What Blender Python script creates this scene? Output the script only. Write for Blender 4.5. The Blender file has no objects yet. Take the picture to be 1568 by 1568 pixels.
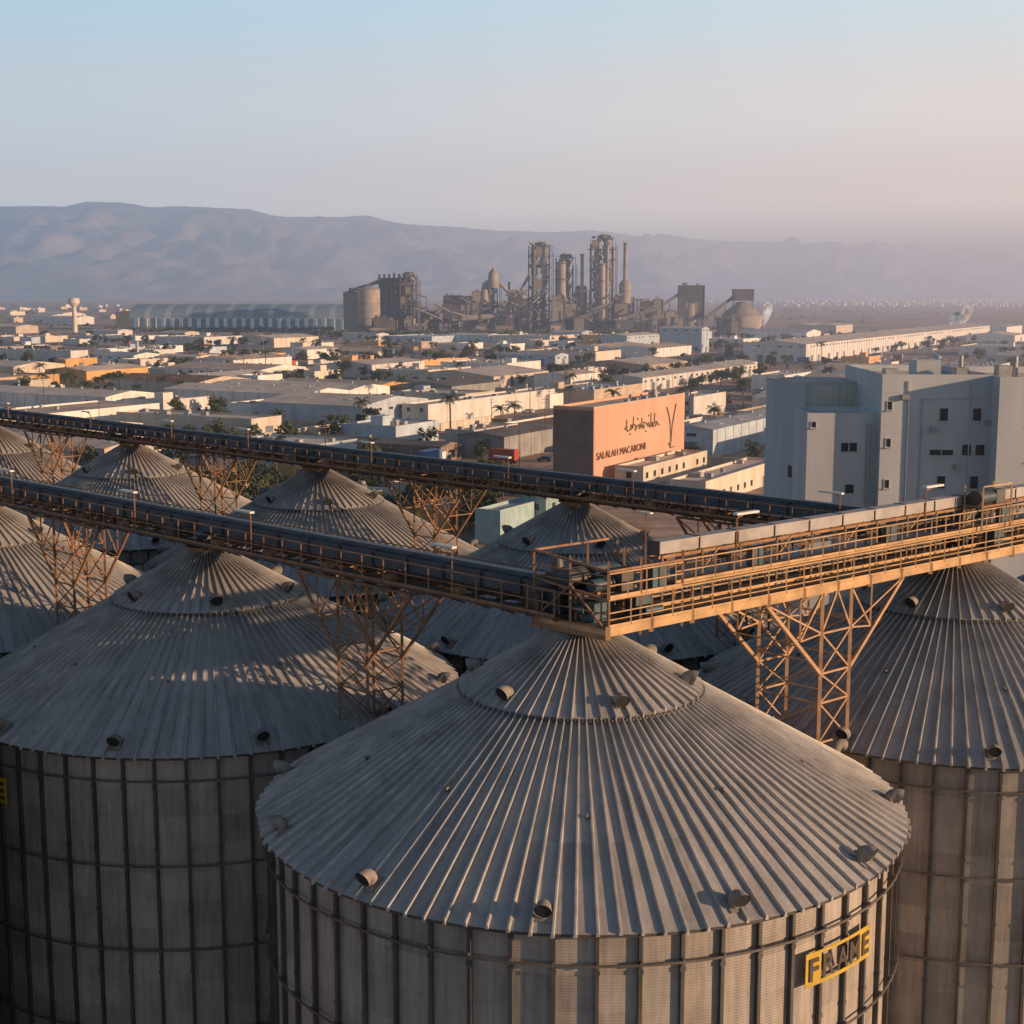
import bpy, math, random
from mathutils import Vector, Matrix, noise
random.seed(7)
R=random.random
def U(a,b): return a+(b-a)*random.random()
scene=bpy.context.scene
COL=scene.collection

# ------------------------------------------------------------------ camera / light / sky
cam=bpy.data.cameras.new("camera"); co=bpy.data.objects.new("camera",cam); COL.objects.link(co)
co.location=(0,0,43); co.rotation_euler=(math.radians(90-8.6),0,0)
cam.sensor_width=36; cam.lens=51.43; cam.clip_start=0.5; cam.clip_end=80000
scene.camera=co
EL=math.radians(10.5); AZ=math.radians(19)
S=Vector((math.cos(EL)*math.cos(AZ),-math.cos(EL)*math.sin(AZ),math.sin(EL)))
sun=bpy.data.lights.new("sun",'SUN'); sun.energy=5.0; sun.angle=math.radians(0.6); sun.color=(1.0,0.65,0.39)
so=bpy.data.objects.new("sun",sun); COL.objects.link(so); so.rotation_euler=S.to_track_quat('Z','Y').to_euler(); so.location=(100,-30,80)
w=bpy.data.worlds.new("World"); scene.world=w; w.use_nodes=True
nt=w.node_tree; nt.nodes.clear()
sky=nt.nodes.new('ShaderNodeTexSky'); sky.sky_type='NISHITA'; sky.sun_disc=False
sky.sun_elevation=EL; sky.sun_rotation=math.radians(90+19); sky.air_density=1.0; sky.dust_density=1.5; sky.ozone_density=2.5; sky.altitude=50
BS=.15
bg=nt.nodes.new('ShaderNodeBackground'); bg.inputs[1].default_value=BS
wo=nt.nodes.new('ShaderNodeOutputWorld')
tc=nt.nodes.new('ShaderNodeTexCoord'); sp=nt.nodes.new('ShaderNodeSeparateXYZ')
nt.links.new(tc.outputs['Generated'],sp.inputs[0])
# dusty haze layer over the sky model: bluish away from the sun, pink towards it, denser at the horizon
rx=nt.nodes.new('ShaderNodeMapRange'); rx.interpolation_type='SMOOTHSTEP'; rx.inputs[1].default_value=-0.42; rx.inputs[2].default_value=0.48; nt.links.new(sp.outputs[0],rx.inputs[0])
def ramp(stops):
    r=nt.nodes.new('ShaderNodeValToRGB'); e=r.color_ramp.elements
    r.color_ramp.interpolation='EASE'
    for i,(p,c) in enumerate(stops):
        q=e[i] if i<2 else e.new(p)
        q.position=p; q.color=(*c,1)
    nt.links.new(zz.outputs[0],r.inputs[0]); return r
zz=nt.nodes.new('ShaderNodeMapRange'); zz.inputs[1].default_value=0; zz.inputs[2].default_value=.4; nt.links.new(sp.outputs[2],zz.inputs[0])
rl=ramp([(0,(.36,.38,.46)),(.9,(.055,.09,.135)),(.16,(.51,.535,.61)),(.30,(.53,.60,.68)),(.47,(.46,.635,.77)),(.62,(.22,.33,.45))])
rr_=ramp([(0,(.43,.37,.42)),(.9,(.075,.105,.145)),(.05,(.50,.43,.455)),(.16,(.73,.605,.585)),(.30,(.80,.71,.685)),(.47,(.69,.76,.79)),(.62,(.32,.38,.46))])
hz=nt.nodes.new('ShaderNodeMix'); hz.data_type='RGBA'
nt.links.new(rx.outputs[0],hz.inputs[0]); nt.links.new(rl.outputs[0],hz.inputs[6]); nt.links.new(rr_.outputs[0],hz.inputs[7])
hs=nt.nodes.new('ShaderNodeVectorMath'); hs.operation='SCALE'; hs.inputs[3].default_value=1/BS; nt.links.new(hz.outputs[2],hs.inputs[0])
rz=nt.nodes.new('ShaderNodeMapRange'); rz.interpolation_type='SMOOTHSTEP'; rz.inputs[1].default_value=0.15; rz.inputs[2].default_value=0.6
rz.inputs[3].default_value=0.92; rz.inputs[4].default_value=0.55; nt.links.new(sp.outputs[2],rz.inputs[0])
mx=nt.nodes.new('ShaderNodeMix'); mx.data_type='RGBA'
nt.links.new(rz.outputs[0],mx.inputs[0]); nt.links.new(sky.outputs[0],mx.inputs[6]); nt.links.new(hs.outputs[0],mx.inputs[7])
nt.links.new(mx.outputs[2],bg.inputs[0]); nt.links.new(bg.outputs[0],wo.inputs[0])
scene.view_settings.view_transform='Standard'; scene.view_settings.look='None'; scene.view_settings.exposure=0

# ------------------------------------------------------------------ haze group (aerial perspective painted into materials as emission, by world position)
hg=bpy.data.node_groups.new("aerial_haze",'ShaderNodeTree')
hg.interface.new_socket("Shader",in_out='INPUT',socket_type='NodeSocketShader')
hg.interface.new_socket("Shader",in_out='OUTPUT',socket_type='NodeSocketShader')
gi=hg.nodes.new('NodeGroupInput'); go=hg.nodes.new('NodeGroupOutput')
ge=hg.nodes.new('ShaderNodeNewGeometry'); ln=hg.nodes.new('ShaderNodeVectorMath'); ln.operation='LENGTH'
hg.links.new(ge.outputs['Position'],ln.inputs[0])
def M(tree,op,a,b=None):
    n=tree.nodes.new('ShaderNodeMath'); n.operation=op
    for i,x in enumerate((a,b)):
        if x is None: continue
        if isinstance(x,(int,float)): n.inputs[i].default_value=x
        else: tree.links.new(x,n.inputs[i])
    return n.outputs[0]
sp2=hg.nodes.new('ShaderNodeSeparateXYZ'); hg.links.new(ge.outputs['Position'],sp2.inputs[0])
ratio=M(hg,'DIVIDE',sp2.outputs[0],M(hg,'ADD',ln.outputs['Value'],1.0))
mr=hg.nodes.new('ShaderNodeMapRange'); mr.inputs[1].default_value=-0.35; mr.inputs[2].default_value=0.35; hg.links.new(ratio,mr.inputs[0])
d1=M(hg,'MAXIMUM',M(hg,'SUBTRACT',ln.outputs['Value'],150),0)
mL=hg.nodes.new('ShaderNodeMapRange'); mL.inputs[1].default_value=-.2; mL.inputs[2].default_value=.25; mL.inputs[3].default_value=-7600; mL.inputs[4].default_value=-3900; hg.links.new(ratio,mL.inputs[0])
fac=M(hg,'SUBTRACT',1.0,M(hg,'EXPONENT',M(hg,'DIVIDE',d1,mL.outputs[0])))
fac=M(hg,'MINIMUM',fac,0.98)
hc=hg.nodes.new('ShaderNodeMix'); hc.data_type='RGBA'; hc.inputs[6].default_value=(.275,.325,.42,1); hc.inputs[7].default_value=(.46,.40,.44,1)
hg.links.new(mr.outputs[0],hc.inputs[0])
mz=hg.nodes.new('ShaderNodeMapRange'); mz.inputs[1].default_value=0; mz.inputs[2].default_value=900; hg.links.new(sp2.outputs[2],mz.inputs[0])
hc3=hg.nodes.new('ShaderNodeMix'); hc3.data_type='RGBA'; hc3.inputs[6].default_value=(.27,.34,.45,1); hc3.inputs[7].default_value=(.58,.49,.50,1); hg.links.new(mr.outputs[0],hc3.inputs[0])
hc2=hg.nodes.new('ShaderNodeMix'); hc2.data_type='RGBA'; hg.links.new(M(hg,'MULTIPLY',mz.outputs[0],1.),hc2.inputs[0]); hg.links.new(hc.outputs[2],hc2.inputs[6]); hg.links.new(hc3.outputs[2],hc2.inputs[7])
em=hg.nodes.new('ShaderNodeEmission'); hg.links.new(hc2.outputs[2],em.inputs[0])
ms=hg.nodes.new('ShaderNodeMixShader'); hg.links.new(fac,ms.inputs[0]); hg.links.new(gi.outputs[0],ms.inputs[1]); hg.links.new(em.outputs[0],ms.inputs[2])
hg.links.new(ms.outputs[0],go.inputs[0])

def base(name,haze):
    m=bpy.data.materials.new(name); m.use_nodes=True; t=m.node_tree
    b=t.nodes['Principled BSDF']; o=t.nodes['Material Output']
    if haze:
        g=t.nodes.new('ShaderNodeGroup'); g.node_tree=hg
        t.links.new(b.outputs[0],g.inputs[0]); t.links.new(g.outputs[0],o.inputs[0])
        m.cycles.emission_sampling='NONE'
    return m,t,b
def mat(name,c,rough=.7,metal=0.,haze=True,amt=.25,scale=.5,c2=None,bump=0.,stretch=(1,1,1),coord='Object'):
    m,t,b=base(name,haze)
    tcn=t.nodes.new('ShaderNodeTexCoord'); mp=t.nodes.new('ShaderNodeMapping'); mp.inputs['Scale'].default_value=stretch
    t.links.new(tcn.outputs[coord],mp.inputs[0])
    n=t.nodes.new('ShaderNodeTexNoise'); n.inputs['Scale'].default_value=scale; n.inputs['Detail'].default_value=6; n.inputs['Roughness'].default_value=.65
    t.links.new(mp.outputs[0],n.inputs['Vector'])
    oi=t.nodes.new('ShaderNodeObjectInfo')
    r=t.nodes.new('ShaderNodeMapRange'); r.inputs[1].default_value=.3; r.inputs[2].default_value=.7; t.links.new(n.outputs[0],r.inputs[0])
    mxn=t.nodes.new('ShaderNodeMix'); mxn.data_type='RGBA'
    if c2 is None: c2=tuple(x*(1-amt)**1.3 for x in c)
    mxn.inputs[6].default_value=(*c2,1); mxn.inputs[7].default_value=(*c,1)
    t.links.new(r.outputs[0],mxn.inputs[0])
    hv=t.nodes.new('ShaderNodeHueSaturation'); t.links.new(mxn.outputs[2],hv.inputs['Color'])
    t.links.new(M(t,'ADD',.85,M(t,'MULTIPLY',oi.outputs['Random'],.28)),hv.inputs['Value'])
    t.links.new(hv.outputs[0],b.inputs['Base Color'])
    b.inputs['Roughness'].default_value=rough; b.inputs['Metallic'].default_value=metal
    if bump:
        bn=t.nodes.new('ShaderNodeBump'); bn.inputs['Strength'].default_value=bump; bn.inputs['Distance'].default_value=.05
        t.links.new(n.outputs[0],bn.inputs['Height']); t.links.new(bn.outputs[0],b.inputs['Normal'])
    return m

# ------------------------------------------------------------------ mesh builder
class MB:
    def __init__(s): s.v=[];s.f=[];s.m=[];s.s=[]
    def add(s,vs,fs,mi=0,sm=False):
        o=len(s.v); s.v+=[tuple(v) for v in vs]
        for f in fs: s.f.append([i+o for i in f]); s.m.append(mi); s.s.append(sm)
    def box(s,c,d,mi=0,rot=0.,tilt=None):
        x,y,z=d[0]/2,d[1]/2,d[2]/2
        vs=[Vector((a*x,b*y,e*z)) for a in(-1,1) for b in(-1,1) for e in(-1,1)]
        if tilt is not None: vs=[tilt@v for v in vs]
        if rot: 
            q=Matrix.Rotation(rot,3,'Z'); vs=[q@v for v in vs]
        c=Vector(c); vs=[v+c for v in vs]
        s.add(vs,[(0,1,3,2),(4,6,7,5),(0,4,5,1),(2,3,7,6),(0,2,6,4),(1,5,7,3)],mi)
    def bx(s,x0,x1,y0,y1,z0,z1,mi=0): s.box(((x0+x1)/2,(y0+y1)/2,(z0+z1)/2),(x1-x0,y1-y0,z1-z0),mi)
    def beam(s,a,b,w,mi=0,h=None):
        a=Vector(a);b=Vector(b);d=(b-a)
        if d.length<1e-5: return
        d.normalize(); up=Vector((0,0,1)) if abs(d.z)<.95 else Vector((1,0,0))
        sd=d.cross(up).normalized(); u2=sd.cross(d).normalized(); h=h or w
        vs=[]
        for p in(a,b):
            for i,j in((-1,-1),(1,-1),(1,1),(-1,1)): vs.append(p+sd*(i*w/2)+u2*(j*h/2))
        s.add(vs,[(0,1,2,3),(7,6,5,4),(0,4,5,1),(1,5,6,2),(2,6,7,3),(3,7,4,0)],mi)
    def cyl(s,a,b,r0,r1,n=12,mi=0,sm=True,cap=True):
        a=Vector(a);b=Vector(b);d=(b-a).normalized(); up=Vector((0,0,1)) if abs(d.z)<.95 else Vector((1,0,0))
        sd=d.cross(up).normalized();u2=sd.cross(d).normalized(); vs=[]
        for p,r in((a,r0),(b,r1)):
            for i in range(n):
                t=2*math.pi*i/n; vs.append(p+sd*(r*math.cos(t))+u2*(r*math.sin(t)))
        s.add(vs,[(i,(i+1)%n,n+(i+1)%n,n+i) for i in range(n)],mi,sm)
        if cap: s.add(vs,[tuple(range(n))[::-1],tuple(range(n,2*n))],mi)
    def mesh(s,name,mats):
        me=bpy.data.meshes.new(name); me.from_pydata(s.v,[],s.f)
        for m in mats: me.materials.append(m)
        me.polygons.foreach_set('material_index',s.m); me.polygons.foreach_set('use_smooth',s.s)
        me.update(); return me
    def obj(s,name,mats,parent=None,loc=(0,0,0),rot=0.):
        return place(s.mesh(name,mats),name,loc,rot,parent)
def place(me,name,loc,rot=0.,parent=None,sc=1.):
    o=bpy.data.objects.new(name,me); COL.objects.link(o); o.location=loc; o.rotation_euler=(0,0,rot); o.scale=(sc,sc,sc)
    if parent: o.parent=parent
    return o
def empty(name,loc=(0,0,0)):
    o=bpy.data.objects.new(name,None); COL.objects.link(o); o.location=loc; o.empty_display_size=.5; return o
def glyphs(txt,size,extrude=0.,offset=0.):
    cu=bpy.data.curves.new("t",'FONT'); cu.body=txt; cu.size=size; cu.extrude=extrude; cu.offset=offset
    to=bpy.data.objects.new("t",cu); COL.objects.link(to); dg=bpy.context.evaluated_depsgraph_get(); dg.update()
    tm=to.evaluated_get(dg).to_mesh(); vs=[tuple(v.co) for v in tm.vertices]; fs=[tuple(p.vertices) for p in tm.polygons]
    bpy.data.objects.remove(to); return vs,fs

# ------------------------------------------------------------------ silo materials
def galv(name,kind):
    m,t,b=base(name,False)
    tcn=t.nodes.new('ShaderNodeTexCoord'); s=t.nodes.new('ShaderNodeSeparateXYZ'); t.links.new(tcn.outputs['Object'],s.inputs[0])
    ang=M(t,'ARCTAN2',s.outputs[1],s.outputs[0])
    N=56 if kind=='wall' else 112
    ai=M(t,'FLOOR',M(t,'MULTIPLY',ang,N/(2*math.pi)))
    zi=M(t,'FLOOR',M(t,'MULTIPLY',s.outputs[2],1/1.35 if kind=='wall' else 1/3.4))
    oi=t.nodes.new('ShaderNodeObjectInfo')
    cb=t.nodes.new('ShaderNodeCombineXYZ'); t.links.new(ai,cb.inputs[0]); t.links.new(zi,cb.inputs[1]); t.links.new(M(t,'MULTIPLY',oi.outputs['Random'],50),cb.inputs[2])
    wn=t.nodes.new('ShaderNodeTexWhiteNoise'); t.links.new(cb.outputs[0],wn.inputs[0])
    off=t.nodes.new('ShaderNodeVectorMath'); off.operation='ADD'; t.links.new(tcn.outputs['Object'],off.inputs[0]); t.links.new(M(t,'MULTIPLY',oi.outputs['Random'],60),off.inputs[1])
    ns=t.nodes.new('ShaderNodeTexNoise'); ns.inputs['Scale'].default_value=.45; ns.inputs['Detail'].default_value=9; ns.inputs['Roughness'].default_value=.75
    t.links.new(off.outputs[0],ns.inputs['Vector'])
    st=t.nodes.new('ShaderNodeCombineXYZ'); t.links.new(M(t,'MULTIPLY',ang,60 if kind=='wall' else 45),st.inputs[0])
    t.links.new(M(t,'MULTIPLY',s.outputs[2],.35),st.inputs[1]); t.links.new(M(t,'MULTIPLY',oi.outputs['Random'],20),st.inputs[2])
    n2=t.nodes.new('ShaderNodeTexNoise'); n2.inputs['Scale'].default_value=1.; n2.inputs['Detail'].default_value=6; n2.inputs['Roughness'].default_value=.6; t.links.new(st.outputs[0],n2.inputs['Vector'])
    v=M(t,'ADD',M(t,'MULTIPLY',wn.outputs[0],.14 if kind=='wall' else .15),M(t,'MULTIPLY',ns.outputs[0],.5))
    v=M(t,'ADD',v,M(t,'MULTIPLY',n2.outputs[0],.5))
    r=t.nodes.new('ShaderNodeValToRGB'); t.links.new(v,r.inputs[0])
    e=r.color_ramp.elements; e[0].position=.36; e[1].position=.78
    if kind=='wall': e[0].color=(.20,.175,.155,1); e[1].color=(.52,.46,.40,1)
    else: e[0].color=(.23,.215,.205,1); e[1].color=(.54,.51,.475,1)
    colr=r.outputs[0]
    if kind!='wall':
        rad=M(t,'SQRT',M(t,'ADD',M(t,'MULTIPLY',s.outputs[0],s.outputs[0]),M(t,'MULTIPLY',s.outputs[1],s.outputs[1])))
        f=t.nodes.new('ShaderNodeMapRange'); f.inputs[1].default_value=.9; f.inputs[2].default_value=4.5; f.inputs[3].default_value=1.; f.inputs[4].default_value=0.
        t.links.new(rad,f.inputs[0])
        g=M(t,'MULTIPLY',f.outputs[0],M(t,'MULTIPLY',n2.outputs[0],1.6)); g=M(t,'MINIMUM',g,.9)
        mxx=t.nodes.new('ShaderNodeMix'); mxx.data_type='RGBA'; t.links.new(g,mxx.inputs[0]); t.links.new(colr,mxx.inputs[6]); mxx.inputs[7].default_value=(.15,.085,.05,1)
        f2=t.nodes.new('ShaderNodeMapRange'); f2.inputs[1].default_value=5.; f2.inputs[2].default_value=6.8; f2.inputs[3].default_value=.7; f2.inputs[4].default_value=0.; t.links.new(rad,f2.inputs[0])
        g2=M(t,'MULTIPLY',f2.outputs[0],M(t,'GREATER_THAN',rad,5.0)); g2=M(t,'MULTIPLY',g2,n2.outputs[0])
        mx3=t.nodes.new('ShaderNodeMix'); mx3.data_type='RGBA'; t.links.new(g2,mx3.inputs[0]); t.links.new(mxx.outputs[2],mx3.inputs[6]); mx3.inputs[7].default_value=(.12,.11,.10,1)
        colr=mx3.outputs[2]
    # rust specks
    n4=t.nodes.new('ShaderNodeTexNoise'); n4.inputs['Scale'].default_value=3.2; n4.inputs['Detail'].default_value=7; n4.inputs['Roughness'].default_value=.7; t.links.new(off.outputs[0],n4.inputs['Vector'])
    rs=t.nodes.new('ShaderNodeMapRange'); rs.inputs[1].default_value=.63; rs.inputs[2].default_value=.74; rs.inputs[4].default_value=.6; t.links.new(n4.outputs[0],rs.inputs[0])
    mr4=t.nodes.new('ShaderNodeMix'); mr4.data_type='RGBA'; t.links.new(rs.outputs[0],mr4.inputs[0]); t.links.new(colr,mr4.inputs[6]); mr4.inputs[7].default_value=(.17,.11,.075,1); colr=mr4.outputs[2]
    t.links.new(colr,b.inputs['Base Color'])
    b.inputs['Metallic'].default_value=.15 if kind!='wall' else .05
    rr=M(t,'ADD',.40,M(t,'MULTIPLY',ns.outputs[0],.32)); t.links.new(rr,b.inputs['Roughness'])
    bn=t.nodes.new('ShaderNodeBump'); bn.inputs['Distance'].default_value=.02; bn.inputs['Strength'].default_value=.55
    if kind=='wall':
        hgt=M(t,'SINE',M(t,'MULTIPLY',s.outputs[2],2*math.pi/.104)); bn.inputs['Strength'].default_value=.2
    else: hgt=ns.outputs[0]; bn.inputs['Distance'].default_value=.15
    t.links.new(hgt,bn.inputs['Height']); t.links.new(bn.outputs[0],b.inputs['Normal'])
    return m
m_wall=galv("silo_wall_corrugated",'wall'); m_roof=galv("silo_roof_sheet",'roof')
m_stiff=mat("silo_stiffener_steel",(.12,.11,.10),.55,.2,False,.4,.6)
m_ring=mat("silo_wind_ring_steel",(.18,.16,.145),.55,.2,False,.4,.6)
m_rustc=mat("collar_rust",(.50,.27,.12),.8,.1,False,.5,2.)
m_vent=mat("vent_steel",(.34,.30,.26),.7,.05,False,.5,1.5)
m_black=mat("dark_opening",(.03,.03,.03),.9,0,False)
m_rib=mat("roof_rib_steel",(.50,.47,.44),.5,.12,False,.45,.8)

# ------------------------------------------------------------------ silo meshes
EZ=22.; SL=.57
def rz_(r): return EZ+(13.2-r)*SL
def P(r,a,z): return (r*math.cos(a),r*math.sin(a),z)
def silo_parts():
    A=MB(); n=168
    A.add([P(12.9,2*math.pi*i/n,0) for i in range(n)]+[P(12.9,2*math.pi*i/n,EZ+.05) for i in range(n)],[(i,(i+1)%n,n+(i+1)%n,n+i) for i in range(n)],0,True)
    wall=A.mesh("wall",[m_wall])
    A=MB()
    for i in range(56):
        a=2*math.pi*i/56
        for q in(-1,1):
            A.box(P(12.98,a+q*.0042,10.85),(.17,.022,21.7),0,a)
        A.box(P(13.075,a,10.85),(.022,.13,21.68),0,a)
        for z in range(2,21,3): A.box(P(13.09,a,z+.4),(.02,.2,.16),0,a)
    for k in range(6):
        z=EZ-1.3-4.1*k
        if z<.5: continue
        pts=[P(13.2,2*math.pi*i/112,z) for i in range(112)]
        for i in range(112): A.beam(pts[i],pts[(i+1)%112],.06,1,.08)
        for i in range(0,56):
            a=2*math.pi*i/56; A.box(P(13.14,a,z),(.16,.08,.2),1,a)
    stiff=A.mesh("wall_stiffeners",[m_stiff,m_ring])
    A=MB(); n=112
    rs=[13.38,11.,8.5,6.5,4.8]
    for j in range(len(rs)-1):
        vs=[P(rs[j],2*math.pi*i/n,rz_(rs[j])) for i in range(n)]+[P(rs[j+1],2*math.pi*i/n,rz_(rs[j+1])) for i in range(n)]
        A.add(vs,[(i,(i+1)%n,n+(i+1)%n,n+i) for i in range(n)],0,False)
    vs=[P(13.38,2*math.pi*i/n,rz_(13.38)) for i in range(n)]+[P(13.36,2*math.pi*i/n,rz_(13.38)-.12) for i in range(n)]+[P(12.8,2*math.pi*i/n,rz_(13.38)-.13) for i in range(n)]
    A.add(vs,[(n+i,n+(i+1)%n,(i+1)%n,i) for i in range(n)]+[(2*n+i,2*n+(i+1)%n,n+(i+1)%n,n+i) for i in range(n)],1)
    def ribs(cnt,r0,r1,hw,h,lift,off=0.,mi=2):
        for i in range(cnt):
            a=2*math.pi*(i+off)/cnt; ca,sa=math.cos(a),math.sin(a)
            vs=[]
            for r in (r0+.06*math.sin(i*7.3),r1):
                z=rz_(r)+lift; k=hw if r>6 else hw*.72
                for q,e in((-k,-.02),(-k*.45,h),(k*.45,h),(k,-.02)):
                    vs.append((r*ca-q*sa,r*sa+q*ca,z+e))
            A.add(vs,[(0,4,5,1),(1,5,6,2),(2,6,7,3),(0,1,2,3)],mi)
    ribs(112,13.46,4.85,.07,.15,0)
    vs=[P(5.05,2*math.pi*i/n,rz_(5.05)+.16) for i in range(n)]+[P(.95,2*math.pi*i/n,rz_(.95)+.16) for i in range(n)]
    A.add(vs,[(i,(i+1)%n,n+(i+1)%n,n+i) for i in range(n)],0)
    vs=[P(5.05,2*math.pi*i/n,rz_(5.05)+.16) for i in range(n)]+[P(5.05,2*math.pi*i/n,rz_(5.05)-.05) for i in range(n)]
    A.add(vs,[(n+i,n+(i+1)%n,(i+1)%n,i) for i in range(n)],1)
    ribs(56,5.1,1.0,.055,.13,.16)
    for i in range(112):
        a=2*math.pi*(i+.5)/112; A.box(P(5.1,a,rz_(5.1)+.1),(.1,.11,.1),1,a)
    z=rz_(.95)+.1
    A.cyl((0,0,z-.1),(0,0,z+.3),1.0,.98,28,3); A.cyl((0,0,z+.3),(0,0,z+.38),1.12,1.12,28,3)
    A.cyl((0,0,z+.38),(0,0,z+.75),.6,.35,20,1)
    def vent(r,a,sc=1.):
        # swept elbow hood: one continuous tube, mouth facing down-slope
        c=Vector(P(r,a,rz_(r))); d=Vector((math.cos(a),math.sin(a),0)); u=Vector((0,0,1)); s_=d.cross(u)
        n_=16; q=.25*sc; cen=[]; K=9
        for k in range(K+1):
            t=k/K; th=t*math.radians(115)
            rad_=.24*sc
            cen.append((c+u*(.12*sc)+d*(rad_*(1-math.cos(th)))+u*(rad_*math.sin(th)), d*math.sin(th)+u*math.cos(th)))
        cen=[(c-u*.1,u)]+cen
        e,v=cen[-1]; cen.append((e+v*.12*sc,v))
        vs=[]
        for k,(p,v) in enumerate(cen):
            nrm=v.cross(s_).normalized(); rr=q*(1+.25*max(0,k-K+1)/3)
            for i in range(n_):
                th=2*math.pi*i/n_; vs.append(p+s_*(rr*math.cos(th))+nrm*(rr*math.sin(th)))
        fs=[]
        for k in range(len(cen)-1):
            for i in range(n_): fs.append((k*n_+i,k*n_+(i+1)%n_,(k+1)*n_+(i+1)%n_,(k+1)*n_+i))
        A.add(vs,fs,4,True)
        p,v=cen[-1]; A.cyl(p-v*.03,p-v*.02,q*1.15,q*1.15,14,5)
        A.box(c+u*.03,(.72*sc,.62*sc,.06),4,a,Matrix.Rotation(math.atan(SL),3,'Y'))
    for k in range(12): vent(12.72,math.radians(-98+30*k),1.)
    for k in range(6): vent(4.35,math.radians(-133+60*k+0),1.)
    for k in range(10):
        a=math.radians(17+36*k); r=8.9+.8*math.sin(k*3.1); c=Vector(P(r,a,rz_(r)))
        A.cyl(c,c+Vector((0,0,.17)),.05,.05,8,1); A.box(c+Vector((0,0,.15)),(.2,.08,.08),4,a)
    roof=A.mesh("roof",[m_roof,m_stiff,m_rib,m_rustc,m_vent,m_black])
    return wall,stiff,roof
wall_me,stiff_me,roof_me=silo_parts()
C0=Vector((2.85,59.2,0)); uu=Vector((-19.3,18.5,0)); ww=Vector((20.6,17.0,0))
uh=uu.normalized(); wh=ww.normalized()
m_yel=mat("sign_yellow",(.75,.50,.06),.6,0,False,.3,1.5)
m_ink=mat("sign_letters",(.11,.08,.06),.7,0,False,.3,3.)
def sign(parent,ang):
    A=MB(); r=13.24; zt=EZ-1.95; zb=EZ-3.2
    def plate(a0,a1,mi,z0=zb,z1=zt):
        k=6; vs=[]
        for i in range(k+1):
            a=a0+(a1-a0)*i/k
            for rr in(r,r+.03):
                vs+= [P(rr,a,z0),P(rr,a,z1)]
        fs=[]
        for i in range(k):
            q=4*i; fs+=[(q+2,q+6,q+7,q+3),(q,q+1,q+5,q+4),(q+1,q+3,q+7,q+5),(q,q+4,q+6,q+2)]
        fs+=[(0,2,3,1),(4*k,4*k+1,4*k+3,4*k+2)]
        A.add(vs,fs,mi)
    W=3.9/13.2
    plate(ang-W*.5,ang-W*.3,0); plate(ang+W*.3,ang+W*.5,0)
    plate(ang-W*.298,ang+W*.298,0,zb,zb+.14); plate(ang-W*.298,ang+W*.298,0,zt-.12,zt)
    for i,ch in enumerate("FRAME"):
        vs,fs=glyphs(ch,1.15,.015,.025); x0=min(v[0] for v in vs); x1=max(v[0] for v in vs); wd=x1-x0
        a=ang+W*(-.4+.2*i); c=Vector(P(r+.06,a,zb+.23)); tg=Vector((-math.sin(a),math.cos(a),0)); nr=Vector((math.cos(a),math.sin(a),0))
        k=min(1.,.66/wd)
        A.add([c+tg*((v[0]-(x0+x1)/2)*k)+Vector((0,0,v[1]))+nr*v[2] for v in vs],fs,1)
    A.obj("name_sign",[m_yel,m_ink],parent)
silos=[(0,0),(1,0),(2,0),(3,0),(0,1),(1,1),(2,1),(3,1),(4,1),(0,2),(1,-1),(2,-1)]  # closing entries are unseen silos, added to block skylight on left silo wall
for k,(i,j) in enumerate(silos):
    c=C0+uu*i+ww*j
    e=empty("grain_silo",c)
    place(wall_me,"wall",(0,0,0),0,e); place(stiff_me,"wall_stiffeners",(0,0,0),0,e); place(roof_me,"roof",(0,0,0),0,e)
    if (i,j)==(0,0): sign(e,math.radians(-90+42.5))
    if (i,j)==(1,0): sign(e,math.radians(-90-43.5))

# ------------------------------------------------------------------ conveyors
m_rust=mat("rusty_steel",(.44,.24,.13),.75,.1,False,.5,1.2)
m_rust2=mat("painted_truss",(.62,.38,.21),.7,.05,False,.45,1.)
m_blue=mat("conveyor_cover_blue",(.09,.125,.165),.45,.2,False,.4,.8)
m_brown=mat("conveyor_beam_brown",(.18,.11,.08),.75,.1,False,.4,1.)
m_pale=mat("conveyor_panel_pale",(.46,.43,.41),.6,.1,False,.4,.6)
m_ochre=mat("walkway_rail_ochre",(.70,.43,.20),.6,.05,False,.45,1.)
m_grate=mat("walkway_grating",(.14,.11,.09),.8,.2,False,.4,2.)
m_teal=mat("drive_motor_teal",(.07,.12,.14),.5,.1,False,.4,2.)
m_lamp=mat("lamp_housing_white",(.8,.78,.72),.5,0,False,.15,2.)
DZ=29.55
class Line:
    def __init__(s,p,d,n): s.p=Vector((p.x,p.y,0)); s.d=d; s.n=n
    def __call__(s,a,o,z): v=s.p+s.d*a+s.n*o; return Vector((v.x,v.y,z))
def lbox(A,L,a0,a1,o0,o1,z0,z1,mi):
    vs=[L(a,o,z) for a in(a0,a1) for o in(o0,o1) for z in(z0,z1)]
    A.add(vs,[(0,1,3,2),(4,6,7,5),(0,4,5,1),(2,3,7,6),(0,2,6,4),(1,5,7,3)],mi)
def rail(A,L,a0,a1,o,z,mi,step=1.5,w=.05,h=1.1):
    n=max(1,round((a1-a0)/step))
    for i in range(n+1):
        a=a0+(a1-a0)*i/n; A.beam(L(a,o,z),L(a,o,z+h),w*1.15,mi)
    A.beam(L(a0,o,z+h),L(a1,o,z+h),w,mi); A.beam(L(a0,o,z+h*.52),L(a1,o,z+h*.52),w*.9,mi)
    A.beam(L(a0,o,z+.06),L(a1,o,z+.06),.03,mi,.12)
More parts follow.
